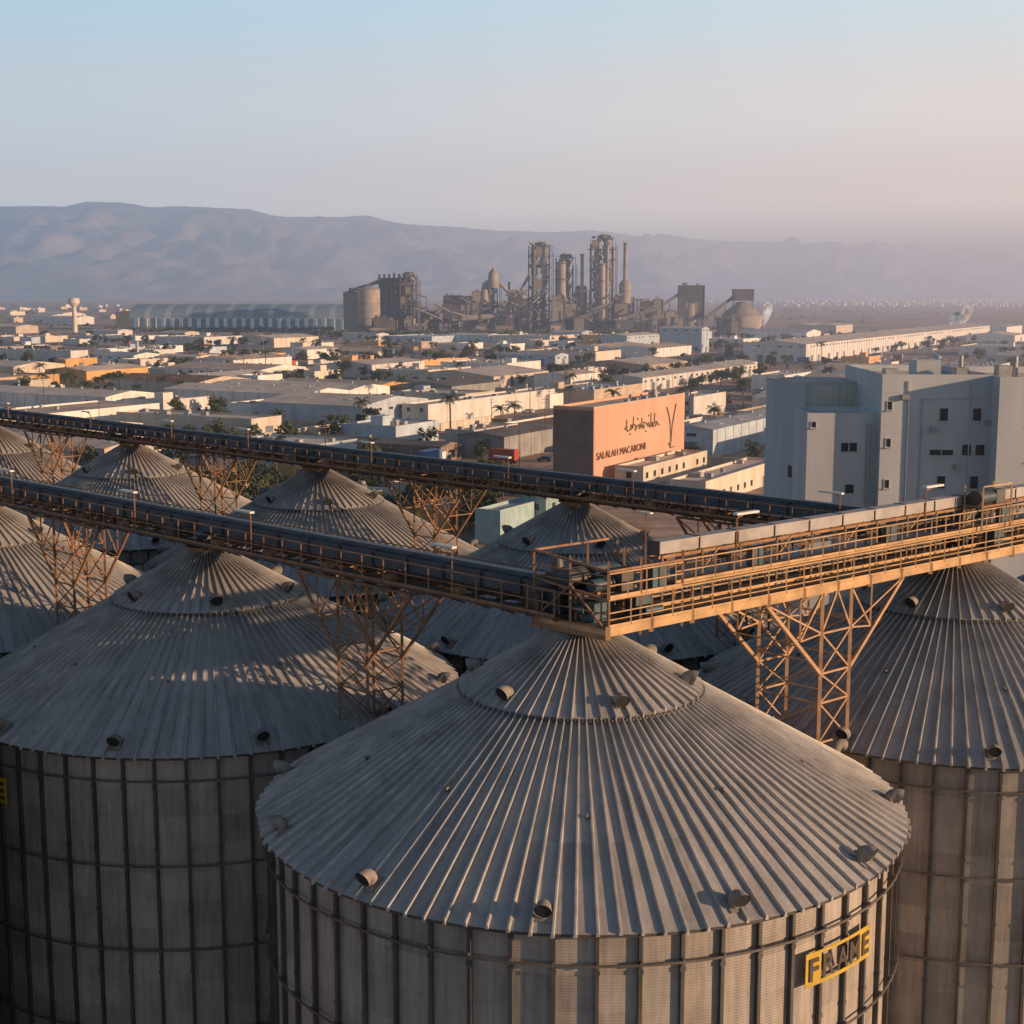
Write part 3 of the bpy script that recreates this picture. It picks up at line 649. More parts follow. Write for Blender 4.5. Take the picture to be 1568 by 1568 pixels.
# ------------------------------------------------------------------ flour mill (right)
def mill():
    A=MB(); WA,RF,GL,FR,UN=0,1,2,3,4
    def win(xc,z,wd,h,y):
        A.bx(xc-wd/2,xc+wd/2,y-.03,y+.05,z-h/2,z+h/2,GL)
        for q in(-1,1): A.bx(xc+q*(wd/2+.04)-.04,xc+q*(wd/2+.04)+.04,y-.08,y+.05,z-h/2-.08,z+h/2+.08,WA)
        A.bx(xc-wd/2,xc+wd/2,y-.08,y+.05,z+h/2,z+h/2+.08,WA); A.bx(xc-wd/2-.15,xc+wd/2+.15,y-.18,y+.05,z-h/2-.2,z-h/2-.081,FR)
        if wd>1.6: A.bx(xc-.05,xc+.05,y-.06,y-.032,z-h/2,z+h/2,FR)
    def block(x0,x1,y0,y1,h,par=.8):
        A.bx(x0,x1,y0,y1,0,h-par,WA)
        A.bx(x0,x1,y0,y0+.3,h-par,h,WA);A.bx(x0,x1,y1-.3,y1,h-par,h,WA);A.bx(x0,x0+.3,y0+.3,y1-.3,h-par,h,WA);A.bx(x1-.3,x1,y0+.3,y1-.3,h-par,h,WA)
        A.bx(x0+.3,x1-.3,y0+.3,y1-.3,h-par,h-par+.05,RF)
    block(0,12.2,0,22,33.7); block(12.203,34,-3,20,33.6); block(-8,-.003,1.5,11,29.2)
    for z in(8,12,16,20,24,28,31.8): A.bx(.0,12.2,-.035,.02,z-.06,z+.06,WA)
    for x in(3.,9.9,20): A.cyl((x,-.12 if x<12 else -3.12,0),(x,-.12 if x<12 else -3.12,33.),.07,.07,8,FR)
    for z in(30.2,26.,21.3,17.): win(.9,z,.5,.9,0)
    for x in(7.0,10.7):
        for z in(29.2,21.5): win(x,z,.9,1.4,0)
    win(6.9,24.9,2.6,.6,0); win(9.7,25.2,1.,1.2,0); win(11.2,25.2,1.,1.2,0); win(6.6,18.,2.4,1.2,0); win(10.2,18,1.4,1.,0)
    for z in(31.5,29,25,21,16): 
        win(16.2,z,1.,1.5,-3); win(19.5,z,1.,1.5,-3); win(25,z,1.4,1.5,-3)
    win(-7.3,27.9,.5,.6,1.5); win(-3.2,25.3,1.8,1.,1.5); win(-3.0,20.5,1.,1.,1.5); win(-6,16.5,1.2,1.4,1.5)
    A.bx(5.2,8.,6,10,33.,35,WA); A.bx(9,10.4,3,5,33.,34.3,UN); A.cyl((10.8,8,33.),(10.8,8,35.5),.25,.25,10,UN)
    A.bx(1.2,2.6,4,6,33.,34.1,UN)
    for x in(13.5,17,21,24): A.bx(x,x+1.4,2,4,32.9,34.6,UN)
    A.cyl((15.6,3,32.9),(15.6,3,35.6),.3,.3,10,UN); A.cyl((19.6,6,32.9),(19.6,6,36.4),.45,.3,10,UN)
    A.beam((4.6,-.15,8),(4.6,-.15,31),.12,FR); A.beam((4.6,-.15,31),(11.9,-.15,31),.1,FR)
    A.cyl((-1,1.2,5),(-1,1.2,28),.18,.18,8,UN)
    for (x,z) in((2.2,30.9),(5.6,27.2),(8.4,23.),(11.6,28.)): A.bx(x,x+.8,-.45,-.003,z,z+.55,UN)
    o=A.obj("flour_mill",[MW['mill'],MR['light'],m_glass,m_trim,m_unit],None,(41.7,165,0),math.radians(-2))
    B=MB()
    B.bx(0,9.2,0,11,0,31.8,0); B.bx(-.05,9.25,-.05,11.05,31.8,32.,1); B.bx(.9,9.1,-.05,-.003,26,31.6,3)  # thin front panel paints a sunlit strip on the shaded wall
    for i in range(10): B.bx(i*.9+.02,i*.9+.08,-.1,-.053,2,31.6,0)
    B.bx(-.04,0,3,4,20,21.5,2); 
    B.obj("rear_block",[MW['mill'],MR['light'],m_glass,MW['mill_sunlit']],o,(-3.4-3.2,12.4,0),math.radians(17))
mill()

# ------------------------------------------------------------------ ground
def ground():
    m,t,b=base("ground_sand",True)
    g=t.nodes.new('ShaderNodeNewGeometry')
    def nz(sc,det=6):
        n=t.nodes.new('ShaderNodeTexNoise'); n.inputs['Scale'].default_value=sc; n.inputs['Detail'].default_value=det; n.inputs['Roughness'].default_value=.6; t.links.new(g.outputs['Position'],n.inputs['Vector']); return n.outputs[0]
    r=t.nodes.new('ShaderNodeValToRGB'); t.links.new(nz(.011,8),r.inputs[0])
    e=r.color_ramp.elements; e[0].position=.32; e[0].color=(.20,.145,.115,1); e[1].position=.68; e[1].color=(.58,.38,.27,1)
    q=e.new(.5); q.color=(.42,.28,.205,1)
    r2=t.nodes.new('ShaderNodeValToRGB'); t.links.new(nz(.16,8),r2.inputs[0]); r2.color_ramp.elements[0].position=.35; r2.color_ramp.elements[0].color=(.55,.55,.55,1); r2.color_ramp.elements[1].position=.65; r2.color_ramp.elements[1].color=(1.1,1.1,1.1,1)
    mm=t.nodes.new('ShaderNodeMix'); mm.data_type='RGBA'; mm.blend_type='MULTIPLY'; mm.inputs[0].default_value=1; t.links.new(r.outputs[0],mm.inputs[6]); t.links.new(r2.outputs[0],mm.inputs[7])
    r3=t.nodes.new('ShaderNodeValToRGB'); t.links.new(nz(.035,10),r3.inputs[0]); r3.color_ramp.elements[0].position=.57; r3.color_ramp.elements[0].color=(0,0,0,1); r3.color_ramp.elements[1].position=.62; r3.color_ramp.elements[1].color=(.6,.6,.6,1)
    m2=t.nodes.new('ShaderNodeMix'); m2.data_type='RGBA'; t.links.new(r3.outputs[0],m2.inputs[0]); t.links.new(mm.outputs[2],m2.inputs[6]); m2.inputs[7].default_value=(.10,.09,.055,1)
    t.links.new(m2.outputs[2],b.inputs['Base Color']); b.inputs['Roughness'].default_value=.95
    A=MB(); 
    A.add([(-40000,-3000,0),(40000,-3000,0),(40000,45000,0),(-40000,45000,0)],[(0,1,2,3)])
    A.obj("ground",[m])
ground()
m_asph=mat("asphalt",(.085,.08,.078),.9,amt=.35,scale=.08); m_kerb=mat("kerb_concrete",(.4,.37,.33),.85,amt=.3); m_line=mat("road_paint",(.7,.68,.62),.8,amt=.3)
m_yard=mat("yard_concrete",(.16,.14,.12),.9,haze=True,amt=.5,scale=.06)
def road_strip(a0,a1,b0,b1,along):
    A=MB()
    A.add([(*xy(a0,b0),.02),(*xy(a1,b0),.02),(*xy(a1,b1),.02),(*xy(a0,b1),.02)],[(0,1,2,3)],0)
    def q(x0,x1,y0,y1,z,mi): A.add([(*xy(x0,y0),z),(*xy(x1,y0),z),(*xy(x1,y1),z),(*xy(x0,y1),z)],[(0,1,2,3)],mi)
    def kb(x0,x1,y0,y1):
        vs=[(*xy(x,y),z) for x in(x0,x1) for y in(y0,y1) for z in(.0,.14)]
        A.add(vs,[(0,1,3,2),(4,6,7,5),(0,4,5,1),(2,3,7,6),(0,2,6,4),(1,5,7,3)],1)
    if along=='a':
        kb(a0,a1,b0-.3,b0); kb(a0,a1,b1,b1+.3)
        mid=(b0+b1)/2
        if b1-b0>20: kb(a0,a1,mid-2,mid+2); lanes=[b0+(mid-2-b0)/2,mid+2+(b1-mid-2)/2]
        else: lanes=[mid]
        x=a0
        while x<a1:
            for l in lanes: q(x,x+4,l-.1,l+.1,.026,2)
            x+=10
    else:
        kb(a0-.3,a0,b0,b1); kb(a1,a1+.3,b0,b1)
        x=b0
        while x<b1: q((a0+a1)/2-.1,(a0+a1)/2+.1,x,x+4,.026,2); x+=10
    A.obj("road",[m_asph,m_kerb,m_line])
for b,wd in roads_a: road_strip(-1150,180,b-wd/2,b+wd/2,'a')
for i,(a,wd,s,e) in enumerate(roads_b):
    cuts=sorted([(b-w2/2-.35,b+w2/2+.35) for b,w2 in roads_a if s<b<e]); p=s
    for c0,c1 in cuts:
        if c0-p>5: road_strip(a-wd/2,a+wd/2,p,c0,'b')
        p=c1
    road_strip(a-wd/2,a+wd/2,p,e,'b')
A=MB(); A.add([(-160,-60,.012),(160,-60,.012),(160,235,.012),(-160,235,.012)],[(0,1,2,3)]); A.obj("silo_yard_pavement",[m_yard])

# ------------------------------------------------------------------ vegetation
m_leaf=mat("foliage",(.09,.105,.045),.8,amt=.6,scale=.6,c2=(.03,.043,.02)); m_trunk=mat("bark",(.14,.10,.07),.9,amt=.3,scale=2.)
m_palm=mat("palm_frond",(.09,.11,.05),.7,amt=.5,scale=1.,c2=(.03,.045,.02))
def leafcloud(A,c,rx_,rz2,n,ls,mi):
    for i in range(n):
        while True:
            p=Vector((U(-1,1),U(-1,1),U(-1,1)))
            if .35<p.length<1: break
        q=Vector(c)+Vector((p.x*rx_,p.y*rx_,p.z*rz2)); a=Vector((U(-1,1),U(-1,1),U(-1,1))).normalized(); b=a.orthogonal().normalized()
        s=ls*U(.6,1.4); A.add([q-a*s,q+b*s*.5,q+a*s,q-b*s*.5],[(0,1,2,3)],mi)
def tree_mesh(seed):
    random.seed(seed); A=MB(); H=U(4.5,6.5)
    A.cyl((0,0,0),(U(-.2,.2),U(-.2,.2),H*.45),.18,.11,7,1)
    for k in range(8):
        a=U(0,6.28); r=U(.5,2.2); z=H*U(.42,.92); c=(r*math.cos(a),r*math.sin(a),z)
        A.cyl((0,0,H*.35),c,.08,.03,5,1,True,False)
        leafcloud(A,c,U(.9,1.5),U(.7,1.1),80,.32,0)
    return A.mesh("tree",[m_leaf,m_trunk])
trees=[tree_mesh(k) for k in range(5)]
def palm_mesh(seed):
    random.seed(seed); A=MB(); H=U(6,8.5); p=Vector((0,0,0))
    for i in range(6):
        q=Vector((.06*i*i*.3,0,H*(i+1)/6)); A.cyl(p,q,.2-.012*i,.19-.012*i,8,1,True,False); p=q
    for k in range(20):
        a=k*2.4+U(-.2,.2); el=U(.1,1.1); pr=p.copy(); d=Vector((math.cos(a)*math.cos(el),math.sin(a)*math.cos(el),math.sin(el)))
        for s in range(6):
            nx=pr+d*.5; d.z-=.28; d.normalize(); sd=d.cross(Vector((0,0,1))).normalized()
            A.beam(pr,nx,.04,0)
            for g in(-1,1):
                for t in(0,.5):
                    b0=pr.lerp(nx,t); A.add([b0,b0+d*.22,b0+d*.3+sd*g*.55-Vector((0,0,.18))],[(0,1,2)],0)
            pr=nx
    return A.mesh("palm_tree",[m_palm,m_trunk])
palms=[palm_mesh(k+20) for k in range(3)]
random.seed(11)
def isfree(X,Y,p=1.5):
    a,b=ab(X,Y); return free((a-p,a+p,b-p,b+p),.5)
n=0
for k in range(9000):
    Y=U(245,1380); X=U(-.42,.42)*Y
    dn=noise.noise(Vector((X*.014,Y*.010,3.3)))
    if dn<.05 and R()<.9: continue
    if Y<650 and R()<.62: continue
    if Y<290 and X>-5: continue
    if not isfree(X,Y): continue
    place(random.choice(trees),"tree",(X,Y,0),U(0,6.28),None,U(.7,1.45)); n+=1
    if n>620: break
PL=[(-56,315),(-53,322),(-60,326),(-50,309),(-63,318),(-31,312),(-33,318),(-28,322),(-3,430),(1,436),(-19,450),(-150,560),(-156,566),(-162,560),(-142,556),(-200,640),(-208,645),(-195,650),(-215,640),(62,450),(70,440),(84,420),(88,424),(60,520)]
for x,y in PL:
    if isfree(x,y,.6): place(random.choice(palms),"palm_tree",(x,y,0),U(0,6.28),None,U(.9,1.3))
for k in range(90):
    Y=U(420,1000); X=U(-.4,.4)*Y
    if isfree(X,Y): place(random.choice(palms),"palm_tree",(X,Y,0),U(0,6.28),None,U(.9,1.3))
for k in range(90):
    X=U(-75,0); Y=U(262,318)
    if isfree(X,Y): place(random.choice(trees),"tree",(X,Y,0),U(0,6.28),None,U(.8,1.3))
A=MB()
for k in range(620):
    q=R(); X=-175+q*300+U(-8,8); Y=1385-60*math.sin(q*3)*.3+U(-22,10)
    if R()<.2: continue
    leafcloud(A,(X,Y,U(2,5)),U(2.5,4.5),U(2,4),12,1.3,0)
for k in range(260):
    X=U(-430,-190); leafcloud(A,(X,1560+U(-8,8),U(1.5,4)),U(2,4),U(1.5,3),9,1.2,0)
for k in range(200):
    X=U(130,420); leafcloud(A,(X,1150+U(-14,14),U(1.5,3)),U(2,3.5),U(1.5,2.5),9,1.,0)
A.obj("tree_row",[m_leaf])

# ------------------------------------------------------------------ vehicles, lamps, walls
m_tyre=mat("tyre",(.03,.03,.03),.9)
def car_mesh(c,truck=False):
    A=MB(); body=mat("car_paint",c,.35,.1,amt=.1)
    if truck:
        A.bx(-1.2,1.2,-5,2.,1.1,3.7,0); A.bx(-1.15,1.15,2.4,4.4,.6,2.9,1); A.bx(-1.1,1.1,4.402,4.45,1.7,2.6,2); A.bx(-1.,1.,-5,4.2,.7,1.05,3)
        ws=[(x,y) for x in(-1.05,1.05) for y in(-4,-2.8,3.2)]; r=.5
    else:
        pr=[(-2.15,.35),(-2.2,.85),(-1.9,.98),(-1.4,1.42),(.4,1.45),(1.1,1.0),(2.05,.85),(2.15,.4)]
        n_=len(pr); vs=[(-.87,y,z) for y,z in pr]+[(.87,y,z) for y,z in pr]
        A.add(vs,[tuple(range(n_))[::-1],tuple(range(n_,2*n_))]+[(i,(i+1)%n_,n_+(i+1)%n_,n_+i) for i in range(n_)],0)
        for s_ in(-.88,.88): A.add([(s_,-1.6,1.02),(s_,-1.3,1.36),(s_,.35,1.38),(s_,.85,1.02)],[(0,1,2,3)],2)
        A.add([(-.75,.47,1.43),(.75,.47,1.43),(.78,1.06,1.04),(-.78,1.06,1.04)],[(0,1,2,3)],2)
        A.add([(-.75,-1.46,1.41),(.75,-1.46,1.41),(.78,-1.88,1.01),(-.78,-1.88,1.01)],[(0,3,2,1)],2)
        ws=[(x,y) for x in(-.8,.8) for y in(-1.35,1.35)]; r=.33
    for x,y in ws: A.cyl((x-.12,y,r),(x+.12,y,r),r,r,12,3)
    return A.mesh("parked_car",[body,m_unit if not truck else MW['white'],m_glass,m_tyre])
cars=[car_mesh(c) for c in((.7,.7,.7),(.65,.63,.6),(.12,.12,.13),(.35,.05,.04),(.1,.15,.3))]
trucks=[car_mesh(c,True) for c in((.7,.68,.62),(.5,.08,.04),(.1,.22,.42))]
n=0
for k in range(90):
    b,wd=random.choice(roads_a[:3]); side=random.choice((-1,1)); a=U(-900,100); b2=b+side*wd*.25; X,Y=xy(a,b2)
    if abs(X)>.4*Y: continue
    place(random.choice(cars) if R()<.8 else random.choice(trucks),"moving_car",(X,Y,.03),ROT+side*math.pi/2)
for k in range(700):
    Y=U(330,1000); X=U(-.4,.4)*Y
    if not isfree(X,Y,3): continue
    tr=R()<.15
    place(random.choice(trucks) if tr else random.choice(cars),"truck" if tr else "parked_car",(X,Y,.03),ROT+random.choice((0,math.pi/2))+U(-.05,.05)); n+=1
    if n>170: break
A=MB(); A.cyl((0,0,0),(0,0,9),.12,.07,8,0); A.beam((-1.6,0,9.1),(1.6,0,9.1),.08,0); A.bx(-2.2,-1.4,-.15,.15,9.02,9.16,1); A.bx(1.4,2.2,-.15,.15,9.02,9.16,1)
lampm=A.mesh("street_lamp",[m_unit,m_lamp])
for b,wd in roads_a[1:3]:
    for i in range(34):
        a=-1050+i*34; X,Y=xy(a,b if wd>20 else b+wd/2+1.)
        if abs(X)<.42*Y: place(lampm,"street_lamp",(X,Y,0),ROT+math.pi/2)
for k in range(110):
    Y=U(330,900); X=U(-.4,.4)*Y; a,b=ab(X,Y); L_=U(15,60); al=R()<.5
    r=(a,a+(L_ if al else .25),b,b+(.25 if al else L_))
    if not free(r,1.): continue
    A=MB(); lx,ly=(L_,.25) if al else (.25,L_)
    A.bx(0,lx,0,ly,0,2.4,0); A.bx(-.05,lx+.05,-.05,ly+.05,2.4,2.5,1)
    for i in range(int(L_/4)):
        if al: A.bx(i*4,i*4+.4,-.08,-.002,0,2.395,1)
        else: A.bx(.252,.33,i*4,i*4+.4,0,2.395,1)
    A.obj("boundary_wall",[MW[random.choice(('white','cream','beige'))],m_trim],None,(X,Y,0),ROT)
A=MB(); A.cyl((0,0,0),(0,0,14),.16,.08,8,0); A.beam((-1,0,13.2),(1,0,13.2),.1,0); A.beam((-.8,0,12.3),(.8,0,12.3),.1,0)
for q in(-.9,0,.9): A.cyl((q,0,13.25),(q,0,13.5),.06,.06,6,0)
polem=A.mesh("utility_pole",[m_trunk])
for k in range(60):
    Y=U(330,800); X=U(-.38,.38)*Y
    if isfree(X,Y,1): place(polem,"utility_pole",(X,Y,0),ROT,None,U(.7,1.1))
conts=[]
for c in((.45,.06,.04),(.05,.2,.4),(.5,.3,.1),(.6,.58,.52)):
    A=MB(); A.bx(-1.2,1.2,-3,3,0,2.55,0)
    for i in range(14): A.bx(-1.25,-1.2,-2.9+i*.43,-2.72+i*.43,.1,2.45,0); A.bx(1.2,1.25,-2.9+i*.43,-2.72+i*.43,.1,2.45,0)
    A.bx(-1.23,1.23,-3.03,-2.9,0,2.6,1); A.bx(-1.23,1.23,2.9,3.03,0,2.6,1)
    conts.append(A.mesh("shipping_container",[mat("container_paint",c,.6,amt=.3,scale=1.),m_unit]))
for k in range(90):
    Y=U(350,1100); X=U(-.4,.4)*Y
    if k<26: X=U(-34,4); Y=U(790,830)
    if isfree(X,Y,4): place(random.choice(conts),"shipping_container",(X,Y,0),ROT+random.choice((0,math.pi/2)))

# ------------------------------------------------------------------ cement plant
m_cs=mat("plant_steel",(.23,.185,.16),.7,.1,amt=.5,scale=.08); m_cc=mat("plant_concrete",(.46,.39,.32),.85,amt=.4,scale=.05); m_cd=mat("plant_dark_cladding",(.12,.12,.13),.7,amt=.4,scale=.06)
m_cl=mat("plant_dusty_cladding",(.36,.31,.26),.8,amt=.4,scale=.06)
CM=[m_cs,m_cc,m_cd,m_cl]
def ptower(name,x0,x1,y0,y1,H,fl,seed,cyc=True):
    random.seed(seed); A=MB(); nx=2 if x1-x0<16 else 3
    xs=[x0+(x1-x0)*i/nx for i in range(nx+1)]; ys=[y0,(y0+y1)/2,y1]
    top=[H*(1. if R()<.6 else U(.82,.95)) for _ in range(nx+1)]
    for i_,x in enumerate(xs):
        for y in ys: A.beam((x,y,0),(x,y,top[i_]),1.0,0)
    zs=[H*i/fl for i in range(1,fl+1)]; pz=0
    for k,z in enumerate(zs):
        ex0,ex1=(U(-1,3),U(-1,3)) if k>fl//2 else (1,1)
        if k==fl-1: ex0=-(x1-x0)*.35
        A.bx(x0-ex0,x1+ex1,y0-1,y1+1,z-.35,z+.35,0)
        for y in(y0,y1):
            for i in range(nx):
                if R()<.6: A.beam((xs[i],y,pz),(xs[i+1],y,z),.5,0)
                if R()<.35: A.beam((xs[i+1],y,pz),(xs[i],y,z),.5,0)
        for x in(x0,x1): A.beam((x,y0,pz),(x,y1,z),.5,0)
        A.beam((x0-1,y0-1,z+1.4),(x1+1,y0-1,z+1.4),.22,0); A.beam((x1+1,y0-1,z+1.4),(x1+1,y1+1,z+1.4),.22,0)
        if R()<.5: 
            i=random.randrange(nx); A.bx(xs[i]+.3,xs[i+1]-.3,y0-.4,y0+.2,pz+1,z-1.5,3 if R()<.7 else 2)
        if cyc and z-pz>6:
            for q in range(2):
                cx=x0+(x1-x0)*(.28+.44*q)+U(-1,1); cy=(y0+y1)/2+U(-3,0); r=(x1-x0)*.17
                A.cyl((cx,cy,pz+(z-pz)*.5),(cx,cy,z-1),r,r,12,1); A.cyl((cx,cy,pz+.5),(cx,cy,pz+(z-pz)*.5),r*.25,r,12,1)
                A.cyl((cx,cy,z-1),(cx+U(-6,6),cy,z+4),1.2,1.2,8,1)
        for q in range(3): 
            s=U(1.5,4); A.box((U(x0+2,x1-2),U(y0+2,y1-2),z+s/2+.4),(s,s,s),random.choice((0,1,3,2)))
        pz=z
    for k in range(int(H/4)):
        s=-1 if k%2 else 1; A.beam((x1+2.5,y0-s*2.5+2,k*4),(x1+2.5,y0+s*2.5+2,k*4+4),.5,0)
    A.beam((x1+4,y0+4,0),(x1+4,y0+4,H*.92),.5,0); A.beam((x1+4,y0,0),(x1+4,y0,H*.92),.5,0)
    A.cyl(((x0+x1)/2-2,(y0+y1)/2,H),((x0+x1)/2-2,(y0+y1)/2,H+3.5),2.4,2.4,12,1)
    A.cyl(((x0+x1)/2-2,(y0+y1)/2,H+3.5),((x0+x1)/2+5,(y0+y1)/2,H-5),1.5,1.5,8,1)
    A.bx((x0+x1)/2+1,(x0+x1)/2+6,y0+2,y0+8,H,H+4,3); A.beam(((x0+x1)/2,y0,H),((x0+x1)/2,y0,H+6),.4,0)
    return A.obj(name,CM)
YP=1500
ptower("preheater_tower",17,38,YP,YP+20,88,8,1)
ptower("preheater_tower",80,102,YP-5,YP+17,95,9,2)
ptower("conditioning_tower",45,62,YP+5,YP+18,76,6,3)
ptower("steel_frame_tower",-113,-97,YP-4,YP+10,58,6,4,False)
ptower("steel_frame_tower",-30,-15,YP,YP+12,50,5,5)
ptower("steel_frame_tower",64,76,YP+8,YP+20,44,5,6)
ptower("steel_frame_tower",104,124,YP+4,YP+18,36,4,8)
ptower("steel_frame_tower",-4,15,YP-6,YP+8,40,4,9)
ptower("steel_frame_tower",-48,-36,YP+2,YP+14,34,4,12)
random.seed(5)
def stack(x,y,r,h,mi=1,base_r=None,bh=0):
    A=MB(); A.cyl((x,y,0),(x,y,h),r*1.15,r,14,mi)
    for z in(h*.5,h*.75,h-1.5): A.cyl((x,y,z),(x,y,z+.6),r*1.5,r*1.5,14,0)
    if base_r:
        A.cyl((x,y,0),(x,y,bh),base_r,base_r,16,mi); A.cyl((x,y,bh),(x,y,bh+5),base_r,r,16,mi)
    A.obj("chimney_stack",CM)
stack(71,YP+2,1.7,80); stack(114.5,YP,1.9,91,1,6,50); stack(50,YP+2,4.5,72,1); stack(91,YP-7,3.4,70,1); stack(96,YP-8,1.3,88); stack(22,YP-3,1.6,84,0); stack(-3,YP+20,1.2,52)
def psilo(name,x,y,r,h,mi,cone=2.,rings=True):
    A=MB(); A.cyl((x,y,0),(x,y,h),r,r,28,mi); A.cyl((x,y,h+.01),(x,y,h+cone),r*1.02,r*.3,28,mi)
    if rings:
        for z in(h*.33,h*.66,h-1): A.cyl((x,y,z),(x,y,z+.5),r*1.02,r*1.02,28,0)
    A.bx(x-2,x+2,y-2,y+2,h+cone*.6,h+cone+3,0)
    for k in range(8): a=k*.8; A.beam((x+r*.95*math.cos(a),y+r*.95*math.sin(a),h),(x+r*.95*math.cos(a),y+r*.95*math.sin(a),h+1.5),.3,0)
    A.beam((x-r*.6,y-r-.5,0),(x-r*.6,y-r-.5,h),.8,0)
    A.obj(name,CM)
psilo("cement_silo",-146,YP,12.2,45,1); psilo("cement_silo",-164,YP+6,8,41,3)
for x in(-130,-119,-107): psilo("cement_silo",x,YP+14,6.5,51,2,1.5)
A=MB(); A.bx(-137,-100,YP+8,YP+20,51,56,2); A.beam((-158,YP+4,44),(-137,YP+14,53),2.2,0); 
for x in range(-136,-100,5): A.bx(x,x+2,YP+7,YP+9,56,U(57,61),2)
A.obj("silo_top_house",CM)
A=MB(); A.cyl((-19,YP-2,46),(-19,YP-2,60),6,5,14,1); A.cyl((-19,YP-2,60),(-19,YP-2,66),5,.8,14,1); A.cyl((-28,YP-2,30),(-28,YP-2,46),4,3,12,3); A.cyl((-28,YP-2,46),(-28,YP-2,52),3,.5,12,1)
A.cyl((-12,YP,50),(4,YP+3,34),1.8,1.8,10,1); A.cyl((4,YP+3,34),(17,YP+6,58),1.5,1.5,10,1)
A.obj("raw_mill",CM)
def pbox(name,x0,x1,y0,y1,h,mi,z0=0):
    A=MB(); A.bx(x0,x1,y0,y1,z0,h,mi); A.bx(x0-.4,x1+.4,y0-.4,y1+.4,h,h+.5,0)
    n=int((x1-x0)/5)
    for i in range(n):
        if R()<.6: A.bx(x0+i*5+1.2,x0+i*5+3.6,y0-.15,y0+.1,h*U(.3,.6),h*U(.62,.8),2 if mi!=2 else 3)
    for q in range(3): s=U(1.2,3); A.box((U(x0+2,x1-2),(y0+y1)/2,h+.5+s/2),(s,s,s),random.choice((0,1,3)))
    if z0>2:
        for x in(x0+1,x1-1):
            for y in(y0+1,y1-1): A.beam((x,y,0),(x,y,z0),.8,0)
    for x in(x0-.2,x1+.2): A.beam((x,y0-.3,0),(x,y0-.3,h),.5,0)
    A.obj(name,CM)
for (x0,x1,h,mi) in((-69,-52,38,2),(-52,-40,34,3),(-92,-74,22,2),(-40,-30,42,3),(-14,-4,31,3),(2,16,26,3),(40,52,38,3),(52,66,30,1),(66,80,24,0),(104,118,30,3),(130,142,32,2),(143,152,34,3),(155,166,22,3)):
    pbox("process_building",x0,x1,YP-12,YP+4,h,mi)
for k in range(34):
    x=U(-170,250); wd=U(6,22); pbox("plant_building",x,x+wd,YP-60+U(-15,28),YP-28+U(0,6),U(5,17),random.choice((1,3,3,2,0)))
pbox("transfer_building",40,52,YP-40,YP-30,33,1)
pbox("clinker_silo_house",170,195,YP,YP+16,48,2,14)
A=MB(); A.cyl((182,YP+8,0),(182,YP+8,30),9,9,20,1); A.cyl((182,YP+8,30.01),(182,YP+8,33),9,4,20,1); A.obj("clinker_silo",CM)
A=MB()
A.cyl((234,YP+5,0),(234,YP+5,18),21,21,32,1); A.cyl((234,YP+5,18),(234,YP+5,32),21.5,4,32,3)
A.bx(225,245,YP-3,YP+13,33,44,2); A.bx(224,246,YP-4,YP+14,44,44.6,0)
for x in(226,244):
    for y in(YP-2,YP+12): A.beam((x,y,12),(x,y,33),.8,0)
A.obj("clinker_storage_dome",CM)
def incl(p,q,name="inclined_conveyor"):
    A=MB(); p=Vector(p);q=Vector(q); A.beam(p,q,2.6,2,2.8)
    n=max(2,int((q-p).length/12))
    for i in range(1,n):
        c=p.lerp(q,i/n); A.beam((c.x-2,c.y-1,0),(c.x,c.y,c.z-1),.5,0); A.beam((c.x+2,c.y+1,0),(c.x,c.y,c.z-1),.5,0); A.beam((c.x-1,c.y,c.z*.5),(c.x+1,c.y,c.z*.5),.4,0)
    for s in(-1,1): A.beam(p+Vector((0,s*1.5,1.6)),q+Vector((0,s*1.5,1.6)),.3,0)
    A.obj(name,CM)
incl((75,YP-45,6),(152,YP-8,27)); incl((148,YP-5,26),(172,YP+4,41)); incl((196,YP-6,16),(227,YP+4,38)); incl((-95,YP-30,4),(-66,YP-8,30)); incl((-40,YP-12,22),(15,YP-4,34)); incl((-164,YP,43),(-132,YP+12,53)); incl((60,YP-20,12),(102,YP-10,30)); incl((20,YP-30,3),(60,YP-14,24))
A=MB(); A.cyl((-60,YP-20,15),(20,YP-16,20),2.8,2.8,20,1)
for t in(0.1,.35,.6,.85): x=-60+80*t; A.cyl((x,YP-20+4*t,15+5*t),(x+1.4,YP-20+4*t,15+5*t),3.6,3.6,20,0); A.bx(x-1.5,x+2.5,YP-23,YP-14,0,12+5*t,1)
A.obj("rotary_kiln",CM)
random.seed(21)
A=MB()
for k in range(90):
    x=U(-100,135); y=YP+U(-25,10); z=U(5,38); dx=U(5,22)*random.choice((-1,1)); A.cyl((x,y,z),(x+dx,y+U(-3,3),z+U(-9,9)),U(.4,1.2),U(.4,1.2),8,random.choice((0,1,3)))
    A.beam((x,y,0),(x,y,z),.5,0)
A.obj("pipe_rack",CM)

